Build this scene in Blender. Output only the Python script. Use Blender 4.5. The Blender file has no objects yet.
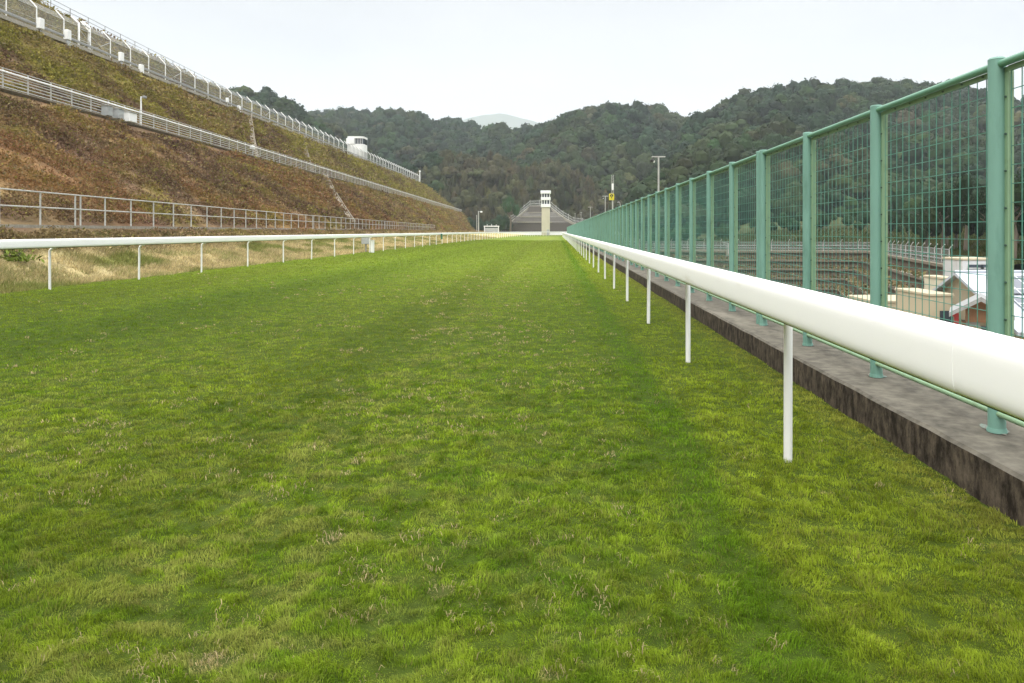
import bpy, math, random
import numpy as np
from math import radians, pi, sin, cos, sqrt

SEED = 11
random.seed(SEED)
rng = np.random.default_rng(SEED)
scene = bpy.context.scene
col = scene.collection
EYE = 1.58
F = 1024 * 24 / 36


def at(px, py, Y):
    """point of the place that the photograph shows at (px, py), Y metres ahead"""
    return ((px - 557) / F * Y, Y, EYE + (231 - py) / F * Y)


# ------------------------------------------------------------------ noise
_perm = np.random.default_rng(5).permutation(4096)


def _hash(i, j, s):
    return _perm[(_perm[(i + s * 131) & 4095] + j) & 4095] / 4095.0


def vn(x, y, s=0):
    x = np.asarray(x, float); y = np.asarray(y, float)
    i = np.floor(x).astype(np.int64); j = np.floor(y).astype(np.int64)
    fx = x - i; fy = y - j
    fx = fx * fx * (3 - 2 * fx); fy = fy * fy * (3 - 2 * fy)
    a = _hash(i, j, s); b = _hash(i + 1, j, s); c = _hash(i, j + 1, s); d = _hash(i + 1, j + 1, s)
    return (a * (1 - fx) + b * fx) * (1 - fy) + (c * (1 - fx) + d * fx) * fy


def fbm(x, y, s=0, o=4):
    t = 0; a = .5; n = 0
    for k in range(o):
        t = t + a * vn(x * 2 ** k + k * 17.3, y * 2 ** k - k * 9.1, s + k); n += a; a *= .5
    return t / n


def sstep(a, b, x):
    t = np.clip((np.asarray(x, float) - a) / (b - a), 0, 1)
    return t * t * (3 - 2 * t)


def lerp3(a, b, t):
    return a + (b - a) * np.asarray(t)[..., None]


# ------------------------------------------------------------------ materials
def new_mat(name):
    m = bpy.data.materials.new(name); m.use_nodes = True
    nt = m.node_tree; nt.nodes.clear()
    return m, nt


def N(nt, typ, **kw):
    n = nt.nodes.new(typ)
    for k, v in kw.items():
        if k.startswith('_'):
            setattr(n, k[1:], v)
        else:
            n.inputs[k].default_value = v
    return n


def ramp(nt, fac, stops):
    r = nt.nodes.new('ShaderNodeValToRGB')
    el = r.color_ramp.elements
    while len(el) < len(stops): el.new(0.5)
    for e, (p, c) in zip(el, stops):
        e.position = p; e.color = (*c, 1) if len(c) == 3 else c
    nt.links.new(fac, r.inputs[0])
    return r.outputs[0]


def noise(nt, vec, scale, detail=4, rough=.55):
    n = N(nt, 'ShaderNodeTexNoise', Scale=scale, Detail=detail, Roughness=rough)
    nt.links.new(vec, n.inputs['Vector'])
    return n.outputs['Fac']


def mixc(nt, a, b, fac, mode='MIX'):
    m = nt.nodes.new('ShaderNodeMix'); m.data_type = 'RGBA'; m.blend_type = mode
    for s, v in ((0, fac), (6, a), (7, b)):
        if isinstance(v, bpy.types.NodeSocket): nt.links.new(v, m.inputs[s])
        else: m.inputs[s].default_value = v if s == 0 else (*v, 1)
    return m.outputs[2]


def pos(nt, scale=(1, 1, 1)):
    g = nt.nodes.new('ShaderNodeNewGeometry')
    mp = N(nt, 'ShaderNodeMapping', Scale=scale)
    nt.links.new(g.outputs['Position'], mp.inputs['Vector'])
    return mp.outputs[0]


def finish(nt, color, rough=.6, metal=0, bump=None, bstr=.3, bdist=.01, spec=.5):
    b = N(nt, 'ShaderNodeBsdfPrincipled', Roughness=rough, Metallic=metal)
    b.inputs['Specular IOR Level'].default_value = spec
    if isinstance(color, bpy.types.NodeSocket): nt.links.new(color, b.inputs['Base Color'])
    else: b.inputs['Base Color'].default_value = (*color, 1)
    if bump is not None:
        bn = N(nt, 'ShaderNodeBump', Strength=bstr, Distance=bdist)
        nt.links.new(bump, bn.inputs['Height']); nt.links.new(bn.outputs[0], b.inputs['Normal'])
    o = nt.nodes.new('ShaderNodeOutputMaterial')
    nt.links.new(b.outputs[0], o.inputs[0])
    return b


def worn(name, base, dirt, rough=.5, metal=0, scale=3, amount=(.5, .75), stretch=(1, 1, 1), bstr=.1, bdist=.004, spec=.5, var=.12):
    m, nt = new_mat(name)
    v = pos(nt, stretch)
    n = noise(nt, v, scale, 6, .65)
    n2 = noise(nt, pos(nt), scale * .31, 3)
    c = mixc(nt, tuple(x * (1 - var) for x in base), tuple(min(.9, x * (1 + var)) for x in base), n2)
    f = ramp(nt, n, [(amount[0], (0, 0, 0)), (amount[1], (1, 1, 1))])
    c = mixc(nt, c, dirt, f)
    finish(nt, c, rough, metal, n, bstr, bdist, spec)
    return m


def leafy(name, attr='Col', rough=.7, trans=.3, nscale=None, namt=.5):
    """foliage: colour from the per-leaf attribute, some light let through"""
    m, nt = new_mat(name)
    a = nt.nodes.new('ShaderNodeAttribute'); a.attribute_name = attr
    c = a.outputs['Color']
    if nscale:
        n = noise(nt, pos(nt), nscale, 3)
        f = ramp(nt, n, [(.3, (1 - namt,) * 3), (.7, (1 + namt * .6,) * 3)])
        c = mixc(nt, c, f, 1.0, 'MULTIPLY')
    d = N(nt, 'ShaderNodeBsdfPrincipled', Roughness=rough)
    d.inputs['Specular IOR Level'].default_value = .04
    t = nt.nodes.new('ShaderNodeBsdfTranslucent')
    nt.links.new(c, d.inputs['Base Color']); nt.links.new(c, t.inputs['Color'])
    mx = N(nt, 'ShaderNodeMixShader', Fac=trans)
    nt.links.new(d.outputs[0], mx.inputs[1]); nt.links.new(t.outputs[0], mx.inputs[2])
    o = nt.nodes.new('ShaderNodeOutputMaterial'); nt.links.new(mx.outputs[0], o.inputs[0])
    return m


M = {}
M['rail_white'] = worn('rail_white', (.87, .87, .86), (.60, .57, .49), .42, 0, 2.6, (.58, .9), (1, .35, 2.2), .02, .001, .5, .02)
M['post_white'] = worn('post_white', (.78, .78, .76), (.40, .38, .30), .45, 0, 9, (.62, .9), (1, 1, .3), .05, .001, .5, .03)
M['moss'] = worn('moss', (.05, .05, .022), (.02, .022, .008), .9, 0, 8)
M['fence_green'] = worn('fence_green', (.155, .30, .245), (.085, .18, .14), .48, 0, 6, (.50, .80), (1, 1, .22), .06, .001, .4, .14)
M['frame_green'] = worn('frame_green', (.20, .315, .19), (.14, .21, .11), .5, 0, 7, (.55, .8), (1, 1, 1), .05, .001)
M['pipe_green'] = worn('pipe_green', (.105, .25, .165), (.075, .17, .11), .42, 0, 6, (.55, .85), (1, .4, 1), .05, .001)
M['wire_green'] = worn('wire_green', (.075, .235, .18), (.02, .07, .05), .5, 0, 6)
M['dark_gap'] = worn('dark_gap', (.02, .025, .022), (.01, .012, .01), .8)
M['bolt'] = worn('bolt', (.05, .09, .07), (.02, .03, .02), .5)
M['galv'] = worn('galv', (.43, .43, .405), (.30, .28, .24), .5, .2, 4, (.5, .8))
M['galv_dark'] = worn('galv_dark', (.27, .275, .27), (.17, .16, .14), .6, .1, 4, (.5, .8))
M['white_paint'] = worn('white_paint', (.78, .79, .78), (.55, .54, .50), .5, 0, 3, (.58, .85))
M['cream'] = worn('cream', (.52, .48, .36), (.44, .40, .29), .8, 0, 1.4, (.52, .8), (1, 1, .3))
M['cream_wall'] = worn('cream_wall', (.40, .345, .235), (.42, .35, .23), .85, 0, .9, (.5, .8), (1, 1, .3))
M['pale_block'] = worn('pale_block', (.50, .50, .49), (.34, .33, .31), .7, 0, 1.2, (.5, .8), (1, 1, .3))
M['yellow_wall'] = worn('yellow_wall', (.46, .30, .07), (.45, .30, .07), .8, 0, 1, (.5, .8))
M['wood'] = worn('wood', (.19, .095, .04), (.15, .06, .02), .6, 0, 5, (.4, .8), (4, 4, .5))
M['red_paint'] = worn('red_paint', (.42, .03, .03), (.3, .02, .02), .5)
M['roof_metal'] = worn('roof_metal', (.40, .43, .48), (.40, .42, .45), .45, .1, 1.5, (.5, .8))
M['glass_dark'] = worn('glass_dark', (.035, .045, .055), (.02, .025, .03), .12, 0, 1)
M['black'] = worn('black', (.02, .02, .022), (.01, .01, .01), .5)
M['green_sign'] = worn('green_sign', (.01, .14, .075), (.008, .1, .05), .5)
M['yellow_sign'] = worn('yellow_sign', (.62, .55, .03), (.5, .44, .03), .5)
M['bark'] = worn('bark', (.12, .095, .065), (.06, .05, .035), .9, 0, 3, (.4, .8), (1, 1, .2), .4, .03)
M['grey_box'] = worn('grey_box', (.36, .38, .38), (.25, .25, .24), .5, 0, 2)


def concrete(name, base, dark, streak_lo, streak_hi, topcol):
    m, nt = new_mat(name)
    s1 = noise(nt, pos(nt, (1, 1.5, .62)), 6.0, 9, .80)
    s2 = noise(nt, pos(nt, (1, 1, 1)), 9, 5, .6)
    s3 = noise(nt, pos(nt, (1, .35, 1)), 2.0, 3, .6)
    side = mixc(nt, ramp(nt, s1, [(streak_lo, dark), (streak_hi, base)]), tuple(x * .5 for x in dark), ramp(nt, s2, [(.5, (0, 0, 0)), (.75, (.7, .7, .7))]))
    top = mixc(nt, topcol, tuple(x * .40 for x in topcol), ramp(nt, s2, [(.32, (0, 0, 0)), (.72, (1, 1, 1))]))
    top = mixc(nt, top, tuple(min(.6, x * 1.55) for x in topcol), ramp(nt, s3, [(.55, (0, 0, 0)), (.8, (.8, .8, .8))]))
    g = nt.nodes.new('ShaderNodeNewGeometry')
    sp = nt.nodes.new('ShaderNodeSeparateXYZ'); nt.links.new(g.outputs['Normal'], sp.inputs[0])
    c = mixc(nt, side, top, ramp(nt, sp.outputs[2], [(.45, (0, 0, 0)), (.7, (1, 1, 1))]))
    finish(nt, c, .9, 0, s2, .35, .012, .2)
    return m


M['wall_stained'] = concrete('wall_stained', (.165, .132, .098), (.018, .013, .009), .42, .70, (.140, .127, .100))
M['terrace'] = concrete('terrace', (.20, .155, .105), (.035, .028, .022), .36, .62, (.34, .28, .19))
M['kerb'] = concrete('kerb', (.33, .31, .26), (.20, .18, .14), .35, .6, (.36, .34, .29))
M['coping'] = concrete('coping', (.24, .20, .145), (.10, .085, .065), .35, .6, (.25, .215, .16))
M['quarry'] = concrete('quarry', (.085, .074, .060), (.045, .038, .032), .38, .62, (.17, .16, .14))

# paint spilled along the fence foot
m, nt = new_mat('paint_spill')
v = pos(nt); n = noise(nt, v, 9, 5, .65)
finish(nt, mixc(nt, (.125, .20, .165), (.15, .136, .108), ramp(nt, n, [(.40, (0, 0, 0)), (.53, (1, 1, 1))])), .75, 0, n, .3, .006)
M['paint_spill'] = m

# chain link seen from far: fine wire with air between
m, nt = new_mat('chain_link')
b = N(nt, 'ShaderNodeBsdfPrincipled', Roughness=.6); b.inputs['Base Color'].default_value = (.27, .28, .27, 1)
t = nt.nodes.new('ShaderNodeBsdfTransparent')
mx = N(nt, 'ShaderNodeMixShader', Fac=.38)
nt.links.new(t.outputs[0], mx.inputs[1]); nt.links.new(b.outputs[0], mx.inputs[2])
o = nt.nodes.new('ShaderNodeOutputMaterial'); nt.links.new(mx.outputs[0], o.inputs[0])
M['chain_link'] = m

# solar panels: dark cells with pale frames
m, nt = new_mat('solar')
br = N(nt, 'ShaderNodeTexBrick', Scale=1.0)
br.offset = 0; br.inputs['Color1'].default_value = (.11, .12, .14, 1); br.inputs['Color2'].default_value = (.09, .10, .125, 1)
br.inputs['Mortar'].default_value = (.5, .52, .55, 1); br.inputs['Mortar Size'].default_value = .04
br.inputs['Brick Width'].default_value = 1.0; br.inputs['Row Height'].default_value = 1.7
nt.links.new(pos(nt), br.inputs['Vector'])
finish(nt, br.outputs[0], .25)
M['solar'] = m

M['turf'] = None


def vcol_ground(name, nscale, namt, rough=.9, bscale=40, bdist=.02, bstr=.5):
    m, nt = new_mat(name)
    a = nt.nodes.new('ShaderNodeAttribute'); a.attribute_name = 'Col'
    n = noise(nt, pos(nt), nscale, 6, .65)
    f = ramp(nt, n, [(.28, (1 - namt,) * 3), (.72, (1 + namt,) * 3)])
    c = mixc(nt, a.outputs['Color'], f, 1.0, 'MULTIPLY')
    n2 = noise(nt, pos(nt), bscale, 5, .7)
    finish(nt, c, rough, 0, n2, bstr, bdist, .1)
    return m


M['turf'] = vcol_ground('turf', 14, .35, .95, 30, .03, .6)
M['slope_soil'] = vcol_ground('slope_soil', 1.6, .45, .95, 4, .15, .6)
M['hill_soil'] = vcol_ground('hill_soil', .08, .4, .95, .5, .5, .4)
M['leaf'] = leafy('leaf', 'Col', .65, .06)
M['scrub'] = leafy('scrub', 'Col', .8, .25)
M['blade'] = leafy('blade', 'Col', .55, .38)
M['plain_ground'] = worn('plain_ground', (.10, .105, .045), (.17, .14, .08), .95, 0, .05, (.4, .7))
M['yard'] = worn('yard', (.33, .29, .22), (.24, .21, .16), .9, 0, .3, (.4, .7))
M['mountain'] = worn('mountain', (.05, .07, .04), (.08, .09, .06), .95, 0, .01, (.4, .7))


# ------------------------------------------------------------------ mesh building
class MB:
    def __init__(s): s.v = []; s.f = []

    def add(s, vs, fs):
        o = len(s.v); s.v.extend([tuple(map(float, p)) for p in vs]); s.f.extend([tuple(i + o for i in f) for f in fs])
        return s

    def box(s, c, d, bev=0.0, rz=0.0):
        """box with chamfered vertical and top edges when bev > 0"""
        x, y, z = (k / 2 for k in d)
        if bev <= 0:
            vs = [(sx * x, sy * y, sz * z) for sz in (-1, 1) for sx, sy in ((-1, -1), (1, -1), (1, 1), (-1, 1))]
            fs = [(3, 2, 1, 0), (4, 5, 6, 7)] + [(i, (i + 1) % 4, 4 + (i + 1) % 4, 4 + i) for i in range(4)]
        else:
            def ring(i, zz):
                a, b2 = x - i, y - i; e = min(bev, a * .5, b2 * .5)
                return [(-a + e, -b2, zz), (a - e, -b2, zz), (a, -b2 + e, zz), (a, b2 - e, zz), (a - e, b2, zz), (-a + e, b2, zz), (-a, b2 - e, zz), (-a, -b2 + e, zz)]
            vs = ring(bev, -z) + ring(0, -z + bev) + ring(0, z - bev) + ring(bev, z)
            fs = [tuple(reversed(range(8))), tuple(range(24, 32))]
            for r in range(3):
                fs += [(r * 8 + i, r * 8 + (i + 1) % 8, r * 8 + 8 + (i + 1) % 8, r * 8 + 8 + i) for i in range(8)]
        ca, sa = cos(rz), sin(rz)
        s.add([(c[0] + ca * p[0] - sa * p[1], c[1] + sa * p[0] + ca * p[1], c[2] + p[2]) for p in vs], fs)
        return s

    def tube(s, pts, r, n=8, caps=True, squash=(1, 1)):
        """tube along a polyline; r may be one radius or one per point"""
        P = np.array(pts, float); k = len(P)
        rr = [r] * k if not hasattr(r, '__len__') else r
        T = np.zeros_like(P)
        T[1:-1] = P[2:] - P[:-2]; T[0] = P[1] - P[0]; T[-1] = P[-1] - P[-2]
        T /= np.linalg.norm(T, axis=1)[:, None] + 1e-12
        up = np.array((0, 0, 1.)) if abs(T[0][2]) < .9 else np.array((0, 1., 0))
        vs = []
        for i in range(k):
            a = np.cross(T[i], up); a /= np.linalg.norm(a) + 1e-12
            b2 = np.cross(a, T[i])
            if i: pass
            for j in range(n):
                t = 2 * pi * (j + .5) / n
                vs.append(P[i] + a * cos(t) * rr[i] * squash[0] + b2 * sin(t) * rr[i] * squash[1])
        fs = []
        for i in range(k - 1):
            for j in range(n):
                fs.append((i * n + j, (i + 1) * n + j, (i + 1) * n + (j + 1) % n, i * n + (j + 1) % n))
        if caps:
            fs.append(tuple(range(n))); fs.append(tuple(reversed(range((k - 1) * n, k * n))))
        s.add(vs, fs)
        return s

    def loft(s, prof, path, closed=True, caps=True):
        """profile (across, up) swept along a ground path of (x, y, z); across is to the right of the heading"""
        P = np.array(path, float); k = len(P); n = len(prof)
        T = np.zeros_like(P); T[1:-1] = P[2:] - P[:-2]; T[0] = P[1] - P[0]; T[-1] = P[-1] - P[-2]
        T[:, 2] = 0; T /= np.linalg.norm(T, axis=1)[:, None]
        vs = []
        for i in range(k):
            a = np.array((T[i][1], -T[i][0], 0))
            for (u, w) in prof: vs.append(P[i] + a * u + np.array((0, 0, w)))
        fs = []
        for i in range(k - 1):
            for j in range(n if closed else n - 1):
                fs.append((i * n + j, i * n + (j + 1) % n, (i + 1) * n + (j + 1) % n, (i + 1) * n + j))
        if closed and caps:
            fs.append(tuple(reversed(range(n)))); fs.append(tuple(range((k - 1) * n, k * n)))
        s.add(vs, fs)
        return s

    def sheet(s, rows):
        n = len(rows[0])
        s.add([p for r in rows for p in r], [(i * n + j, i * n + j + 1, (i + 1) * n + j + 1, (i + 1) * n + j) for i in range(len(rows) - 1) for j in range(n - 1)])
        return s

    def build(s, name, mat, parent=None, smooth=False, off=None):
        me = bpy.data.meshes.new(name)
        o3 = root_loc(parent) if off is None else off
        me.from_pydata([(v[0] - o3[0], v[1] - o3[1], v[2] - o3[2]) for v in s.v], [], s.f)
        me.materials.append(mat)
        fix_normals(me)
        if smooth:
            me.shade_auto = None if False else None
            me.polygons.foreach_set('use_smooth', [True] * len(me.polygons))
            try: me.set_sharp_from_angle(angle=radians(40))
            except Exception: pass
        o = bpy.data.objects.new(name, me); col.objects.link(o)
        if parent is not None: o.parent = parent
        return o


def fix_normals(me):
    import bmesh
    bm = bmesh.new(); bm.from_mesh(me)
    bmesh.ops.recalc_face_normals(bm, faces=bm.faces)
    bm.to_mesh(me); bm.free()


def root_loc(o):
    x = y = z = 0.0
    while o is not None:
        x += o.location[0]; y += o.location[1]; z += o.location[2]; o = o.parent
    return (x, y, z)


# (shade flag helper stays out of the class: auto smooth is set by sharp edges)
def _build(s, name, mat, parent=None, smooth=False, off=None):
    me = bpy.data.meshes.new(name)
    o3 = root_loc(parent) if off is None else off
    me.from_pydata([(v[0] - o3[0], v[1] - o3[1], v[2] - o3[2]) for v in s.v], [], s.f)
    me.materials.append(mat)
    fix_normals(me)
    if smooth:
        me.polygons.foreach_set('use_smooth', [True] * len(me.polygons))
        me.set_sharp_from_angle(angle=radians(42))
    o = bpy.data.objects.new(name, me); col.objects.link(o)
    if parent is not None: o.parent = parent
    return o


MB.build = _build


def big_mesh(name, V, faces, mat, cols=None, parent=None, smooth=False):
    """faces: int array (n, 3) or (n, 4)"""
    me = bpy.data.meshes.new(name)
    V = np.ascontiguousarray(V, np.float32).reshape(-1, 3)
    nf, k = faces.shape
    me.vertices.add(len(V)); me.vertices.foreach_set('co', V.ravel())
    me.loops.add(nf * k); me.loops.foreach_set('vertex_index', np.ascontiguousarray(faces, np.int32).ravel())
    me.polygons.add(nf); me.polygons.foreach_set('loop_start', np.arange(0, nf * k, k, dtype=np.int32))
    if smooth: me.polygons.foreach_set('use_smooth', np.ones(nf, bool))
    me.update(calc_edges=True)
    if cols is not None:
        a = me.attributes.new('Col', 'FLOAT_COLOR', 'POINT')
        c4 = np.ones((len(V), 4), np.float32); c4[:, :3] = cols
        a.data.foreach_set('color', c4.ravel())
    me.materials.append(mat)
    o = bpy.data.objects.new(name, me); col.objects.link(o)
    if parent is not None: o.parent = parent
    return o


def tag(o, label=None, cat=None, group=None, kind=None):
    if label: o['label'] = label
    if cat: o['category'] = cat
    if group: o['group'] = group
    if kind: o['kind'] = kind
    return o


def empty(name, loc, label=None, cat=None, group=None, kind=None):
    o = bpy.data.objects.new(name, None); o.empty_display_size = .3
    col.objects.link(o); o.location = loc
    return tag(o, label, cat, group, kind)


def kids(o): return [c for c in bpy.data.objects if c.parent == o]


def copy_tree(o, loc, label=None):
    c = o.copy(); col.objects.link(c); c.location = loc
    if label: c['label'] = label
    for ch in kids(o):
        d = ch.copy(); col.objects.link(d); d.parent = c
        for g in kids(ch):
            e = g.copy(); col.objects.link(e); e.parent = d
    return c


def child_copy(o, parent, loc):
    d = o.copy(); col.objects.link(d); d.parent = parent; d.location = loc
    return d


def grid_faces(nr, nc):
    i = np.arange(nr - 1)[:, None] * nc + np.arange(nc - 1)[None, :]
    return np.stack([i, i + 1, i + nc + 1, i + nc], -1).reshape(-1, 4)


# ------------------------------------------------------------------ camera, light, sky
cam = bpy.data.cameras.new('camera'); co = bpy.data.objects.new('camera', cam); col.objects.link(co)
co.location = (0, 0, EYE); co.rotation_euler = (radians(90), 0, 0)
cam.lens = 24; cam.sensor_width = 36
cam.shift_x = -45 / 1024; cam.shift_y = -110.5 / 1024
cam.clip_start = .05; cam.clip_end = 20000
scene.camera = co

SUN_EL, SUN_ROT = radians(52), radians(215)
w = bpy.data.worlds.new('World'); scene.world = w; w.use_nodes = True
nt = w.node_tree; nt.nodes.clear()
sky = nt.nodes.new('ShaderNodeTexSky'); sky.sky_type = 'NISHITA'; sky.sun_disc = False
sky.sun_elevation = SUN_EL; sky.sun_rotation = SUN_ROT; sky.air_density = 1.0; sky.dust_density = 4.0
tc = nt.nodes.new('ShaderNodeTexCoord')
sp = nt.nodes.new('ShaderNodeSeparateXYZ'); nt.links.new(tc.outputs['Generated'], sp.inputs[0])
over = ramp(nt, sp.outputs[2], [(0.0, (.455, .458, .464)), (.10, (.462, .465, .470)), (.32, (.468, .470, .474)), (.46, (.88, .88, .885)), (.85, (2.9, 2.9, 2.88))])
mpn = N(nt, 'ShaderNodeMapping', Scale=(1, 1, 3)); nt.links.new(tc.outputs['Generated'], mpn.inputs[0])
cl = noise(nt, mpn.outputs[0], 2.2, 4, .5)
clr = ramp(nt, cl, [(.3, (8.5, 8.55, 8.7)), (.7, (10.3, 10.25, 10.2))])
cloud = mixc(nt, over, clr, 1.0, 'MULTIPLY')
skc = mixc(nt, sky.outputs[0], cloud, .93)
bg = N(nt, 'ShaderNodeBackground', Strength=.1)
nt.links.new(skc, bg.inputs[0])
wo = nt.nodes.new('ShaderNodeOutputWorld'); nt.links.new(bg.outputs[0], wo.inputs[0])

sl = bpy.data.lights.new('sun', 'SUN'); sl.energy = 1.1; sl.angle = radians(25); sl.color = (1, .97, .92)
so = bpy.data.objects.new('sun', sl); col.objects.link(so)
# sun behind the camera to the left, high up behind cloud
so.rotation_euler = (radians(90) - SUN_EL, 0, radians(-32))
so.location = (-20, -30, 60)

scene.view_settings.view_transform = 'Standard'; scene.view_settings.look = 'None'
scene.view_settings.exposure = 0.8; scene.view_settings.gamma = 1
scene.view_settings.use_curve_mapping = False
scene.render.engine = 'CYCLES'
scene.cycles.use_denoising = True
scene.cycles.denoising_prefilter = 'ACCURATE'; scene.cycles.denoising_input_passes = 'RGB_ALBEDO_NORMAL'
scene.cycles.max_bounces = 6; scene.cycles.diffuse_bounces = 3; scene.cycles.transparent_max_bounces = 24
scene.cycles.volume_bounces = 3
scene.cycles.use_adaptive_sampling = True; scene.cycles.adaptive_threshold = .01

# ------------------------------------------------------------------ ground
gx = [-7000, -2000, -600, -200, -60, -30, -14, 0, 2.6, 3.28, 3.30, 12, 30, 60, 130, 300, 900, 2500, 7000]
gy = [-400, -100, 0, 50, 100, 150, 176, 190, 204, 220, 260, 400, 900, 2500, 7500]


def base_ground(x, y):
    z = -0.3
    if x > 3.29: z = -8.0 + 7.7 * float(sstep(178, 206, y)) if y < 206 else -0.3
    return z


MB().sheet([[(x, y, base_ground(x, y)) for x in gx] for y in gy]).build('ground', M['plain_ground'])['kind'] = 'structure'

WALL_X0, WALL_X1 = 2.49, 3.27
FENCE_X = 2.88
WALL_TOP = EYE - 1.317   # .263


def turf_z(x, y):
    return .10 * sstep(2.5, 12.5, -np.asarray(x)) + (fbm(x * 2.2, y * 1.8, 3, 3) - .5) * .05 + (fbm(x * 9.5, y * 11, 7, 2) - .5) * .028


GREEN_D = np.array((.072, .128, .008)); GREEN_M = np.array((.124, .186, .012)); GREEN_Y = np.array((.186, .222, .020))
STRAW = np.array((.34, .27, .13)); PALE = np.array((.225, .230, .060))


def turf_colour(x, y):
    """what grows where: mown lines along the track, tufts with their shading painted in, dry spots"""
    x = np.asarray(x, float); y = np.asarray(y, float)
    n1 = fbm(x * 1.5, y * 1.6, 21, 3)
    n2 = fbm(x * 7.5, y * 8.5, 31, 3)
    st = vn(x * .55 + 40, y * .012, 41)
    c = lerp3(GREEN_D, GREEN_M, sstep(.22, .62, n1 * .25 + n2 * .75))
    c = lerp3(c, GREEN_Y, sstep(.40, .78, n1 * .15 + n2 * .30 + st * .55) * .6)
    band = vn(x * .85 + .35 * vn(x * .3, y * .05, 43) + 11, y * .006, 45)
    c = c * (1 + .26 * (sstep(.25, .75, band) - .5))[..., None]
    tuft_shade = fbm(x * 13.0, y * 15.5, 47, 2) * .65 + fbm(x * 5.2, y * 6.0, 49, 2) * .35
    c = c * (.80 + .42 * sstep(.30, .70, tuft_shade))[..., None]  # clump tone: dark gaps and light tufts painted in place of shading
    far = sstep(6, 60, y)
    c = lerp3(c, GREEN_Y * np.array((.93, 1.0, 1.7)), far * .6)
    # the worn middle of the track is paler and drier than its edges
    worn_m = sstep(-9, -2, x) * (1 - sstep(.15, .75, x))
    dry = sstep(.47, .66, fbm(x * 7.0 + 7, y * 10.0, 51, 3)) * worn_m * (.45 + .75 * sstep(.3, .7, vn(x * .7 + 3, y * .01, 57)))
    c = lerp3(c, PALE, np.clip(dry, 0, 1) * .62)
    # lush strip inside the rail, yellower turf under it
    strip = sstep(.62, .84, x + .2 * (n1 - .5)) * (1 - sstep(.95, 1.2, x + .25 * (n1 - .5)))
    c = lerp3(c, GREEN_M * np.array((.72, .94, .8)), strip * .65)
    under = sstep(.95, 1.25, x + .35 * (n1 - .5))
    c = lerp3(c, np.array((.182, .232, .018)) * (.75 + .5 * n2[..., None]) * (.82 + .36 * sstep(.30, .70, tuft_shade))[..., None], under * .85)  # same painted tuft shading on the yellower turf
    byw = sstep(1.95, 2.4, x + .3 * (n2 - .5))
    c = lerp3(c, np.array((.215, .205, .045)), byw * .55)
    straw = 0 * x
    # some patches one can see: a bleached tuft, worn spots at the lower edge
    for (cx, cy, r) in ((-1.13, 3.46, .040), (-1.25, 2.48, .07), (-.03, 2.42, .04), (-.5, 3.0, .05), (1.62, 4.1, .04)):
        straw = np.maximum(straw, 1.0 * (1 - sstep(r * .5, r * 1.3, np.hypot(x - cx, (y - cy) * 1.1) + (n2 - .5) * r)))
    c = lerp3(c, STRAW, np.clip(straw, 0, 1) * .75)
    return c, straw, n1, n2


ys = np.concatenate([np.arange(-4, 1.5, .25), np.arange(1.5, 14, .055), 14 * 1.006 ** np.arange(0, 445)])
ys = np.append(ys[ys < 199], 200.0)
xs = np.concatenate([np.arange(-13.6, -6, .11), np.arange(-6, WALL_X0 - .001, .055), [WALL_X0 + .03]])
GX, GY = np.meshgrid(xs, ys)
GZ = turf_z(GX, GY)
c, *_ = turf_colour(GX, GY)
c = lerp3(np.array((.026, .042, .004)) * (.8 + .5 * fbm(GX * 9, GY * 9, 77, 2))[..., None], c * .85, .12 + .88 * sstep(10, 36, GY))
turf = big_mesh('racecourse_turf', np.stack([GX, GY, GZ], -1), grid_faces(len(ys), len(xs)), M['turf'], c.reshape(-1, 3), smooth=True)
tag(turf, kind='structure')
# the bend at the far end
ys2 = np.linspace(200, 268, 35); xs2 = np.linspace(-13.6, 90, 50)
GX2, GY2 = np.meshgrid(xs2, ys2)
c2, *_ = turf_colour(GX2 * .1, GY2)
c2 = np.ones_like(c2) * np.array((.10, .135, .016)) * (.85 + .3 * fbm(GX2 * .2, GY2 * .2, 8))[..., None]
tag(big_mesh('turf_bend', np.stack([GX2, GY2, GX2 * 0 + .02], -1), grid_faces(35, 50), M['turf'], c2.reshape(-1, 3)), kind='structure')


# ---- grass blades
def blades(X, Y, Z, H, W, AZ, LEAN, C, detailed):
    """bent blades; AZ lean direction, LEAN how far the tip travels as a share of the height"""
    n = len(X)
    dx, dy = np.cos(AZ), np.sin(AZ)
    rot = AZ + rng.uniform(-1.4, 1.4, n)
    wx, wy = -np.sin(rot) * W * .5, np.cos(rot) * W * .5
    tip = np.stack([X + dx * LEAN * H, Y + dy * LEAN * H, Z + H * np.sqrt(np.clip(1 - (LEAN * .75) ** 2, .08, 1))], -1)
    r0 = np.stack([X - wx, Y - wy, Z - .006], -1); r1 = np.stack([X + wx, Y + wy, Z - .006], -1)
    if not detailed:
        V = np.stack([r0, r1, tip], 1)
        Fi = np.arange(n * 3).reshape(n, 3)
        k = 3
    else:
        mx, my = X + dx * LEAN * H * .32, Y + dy * LEAN * H * .32
        mz = Z + H * .62
        m0 = np.stack([mx - wx * .8, my - wy * .8, mz], -1); m1 = np.stack([mx + wx * .8, my + wy * .8, mz], -1)
        V = np.stack([r0, r1, m1, m0, tip], 1)
        b0 = np.arange(n)[:, None] * 5
        Fi = np.concatenate([b0 + np.array([[0, 1, 2]]), b0 + np.array([[0, 2, 3]]), b0 + np.array([[3, 2, 4]])], 0)
        k = 5
    return V.reshape(-1, 3), Fi, np.repeat(C, k, 0)


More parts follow.
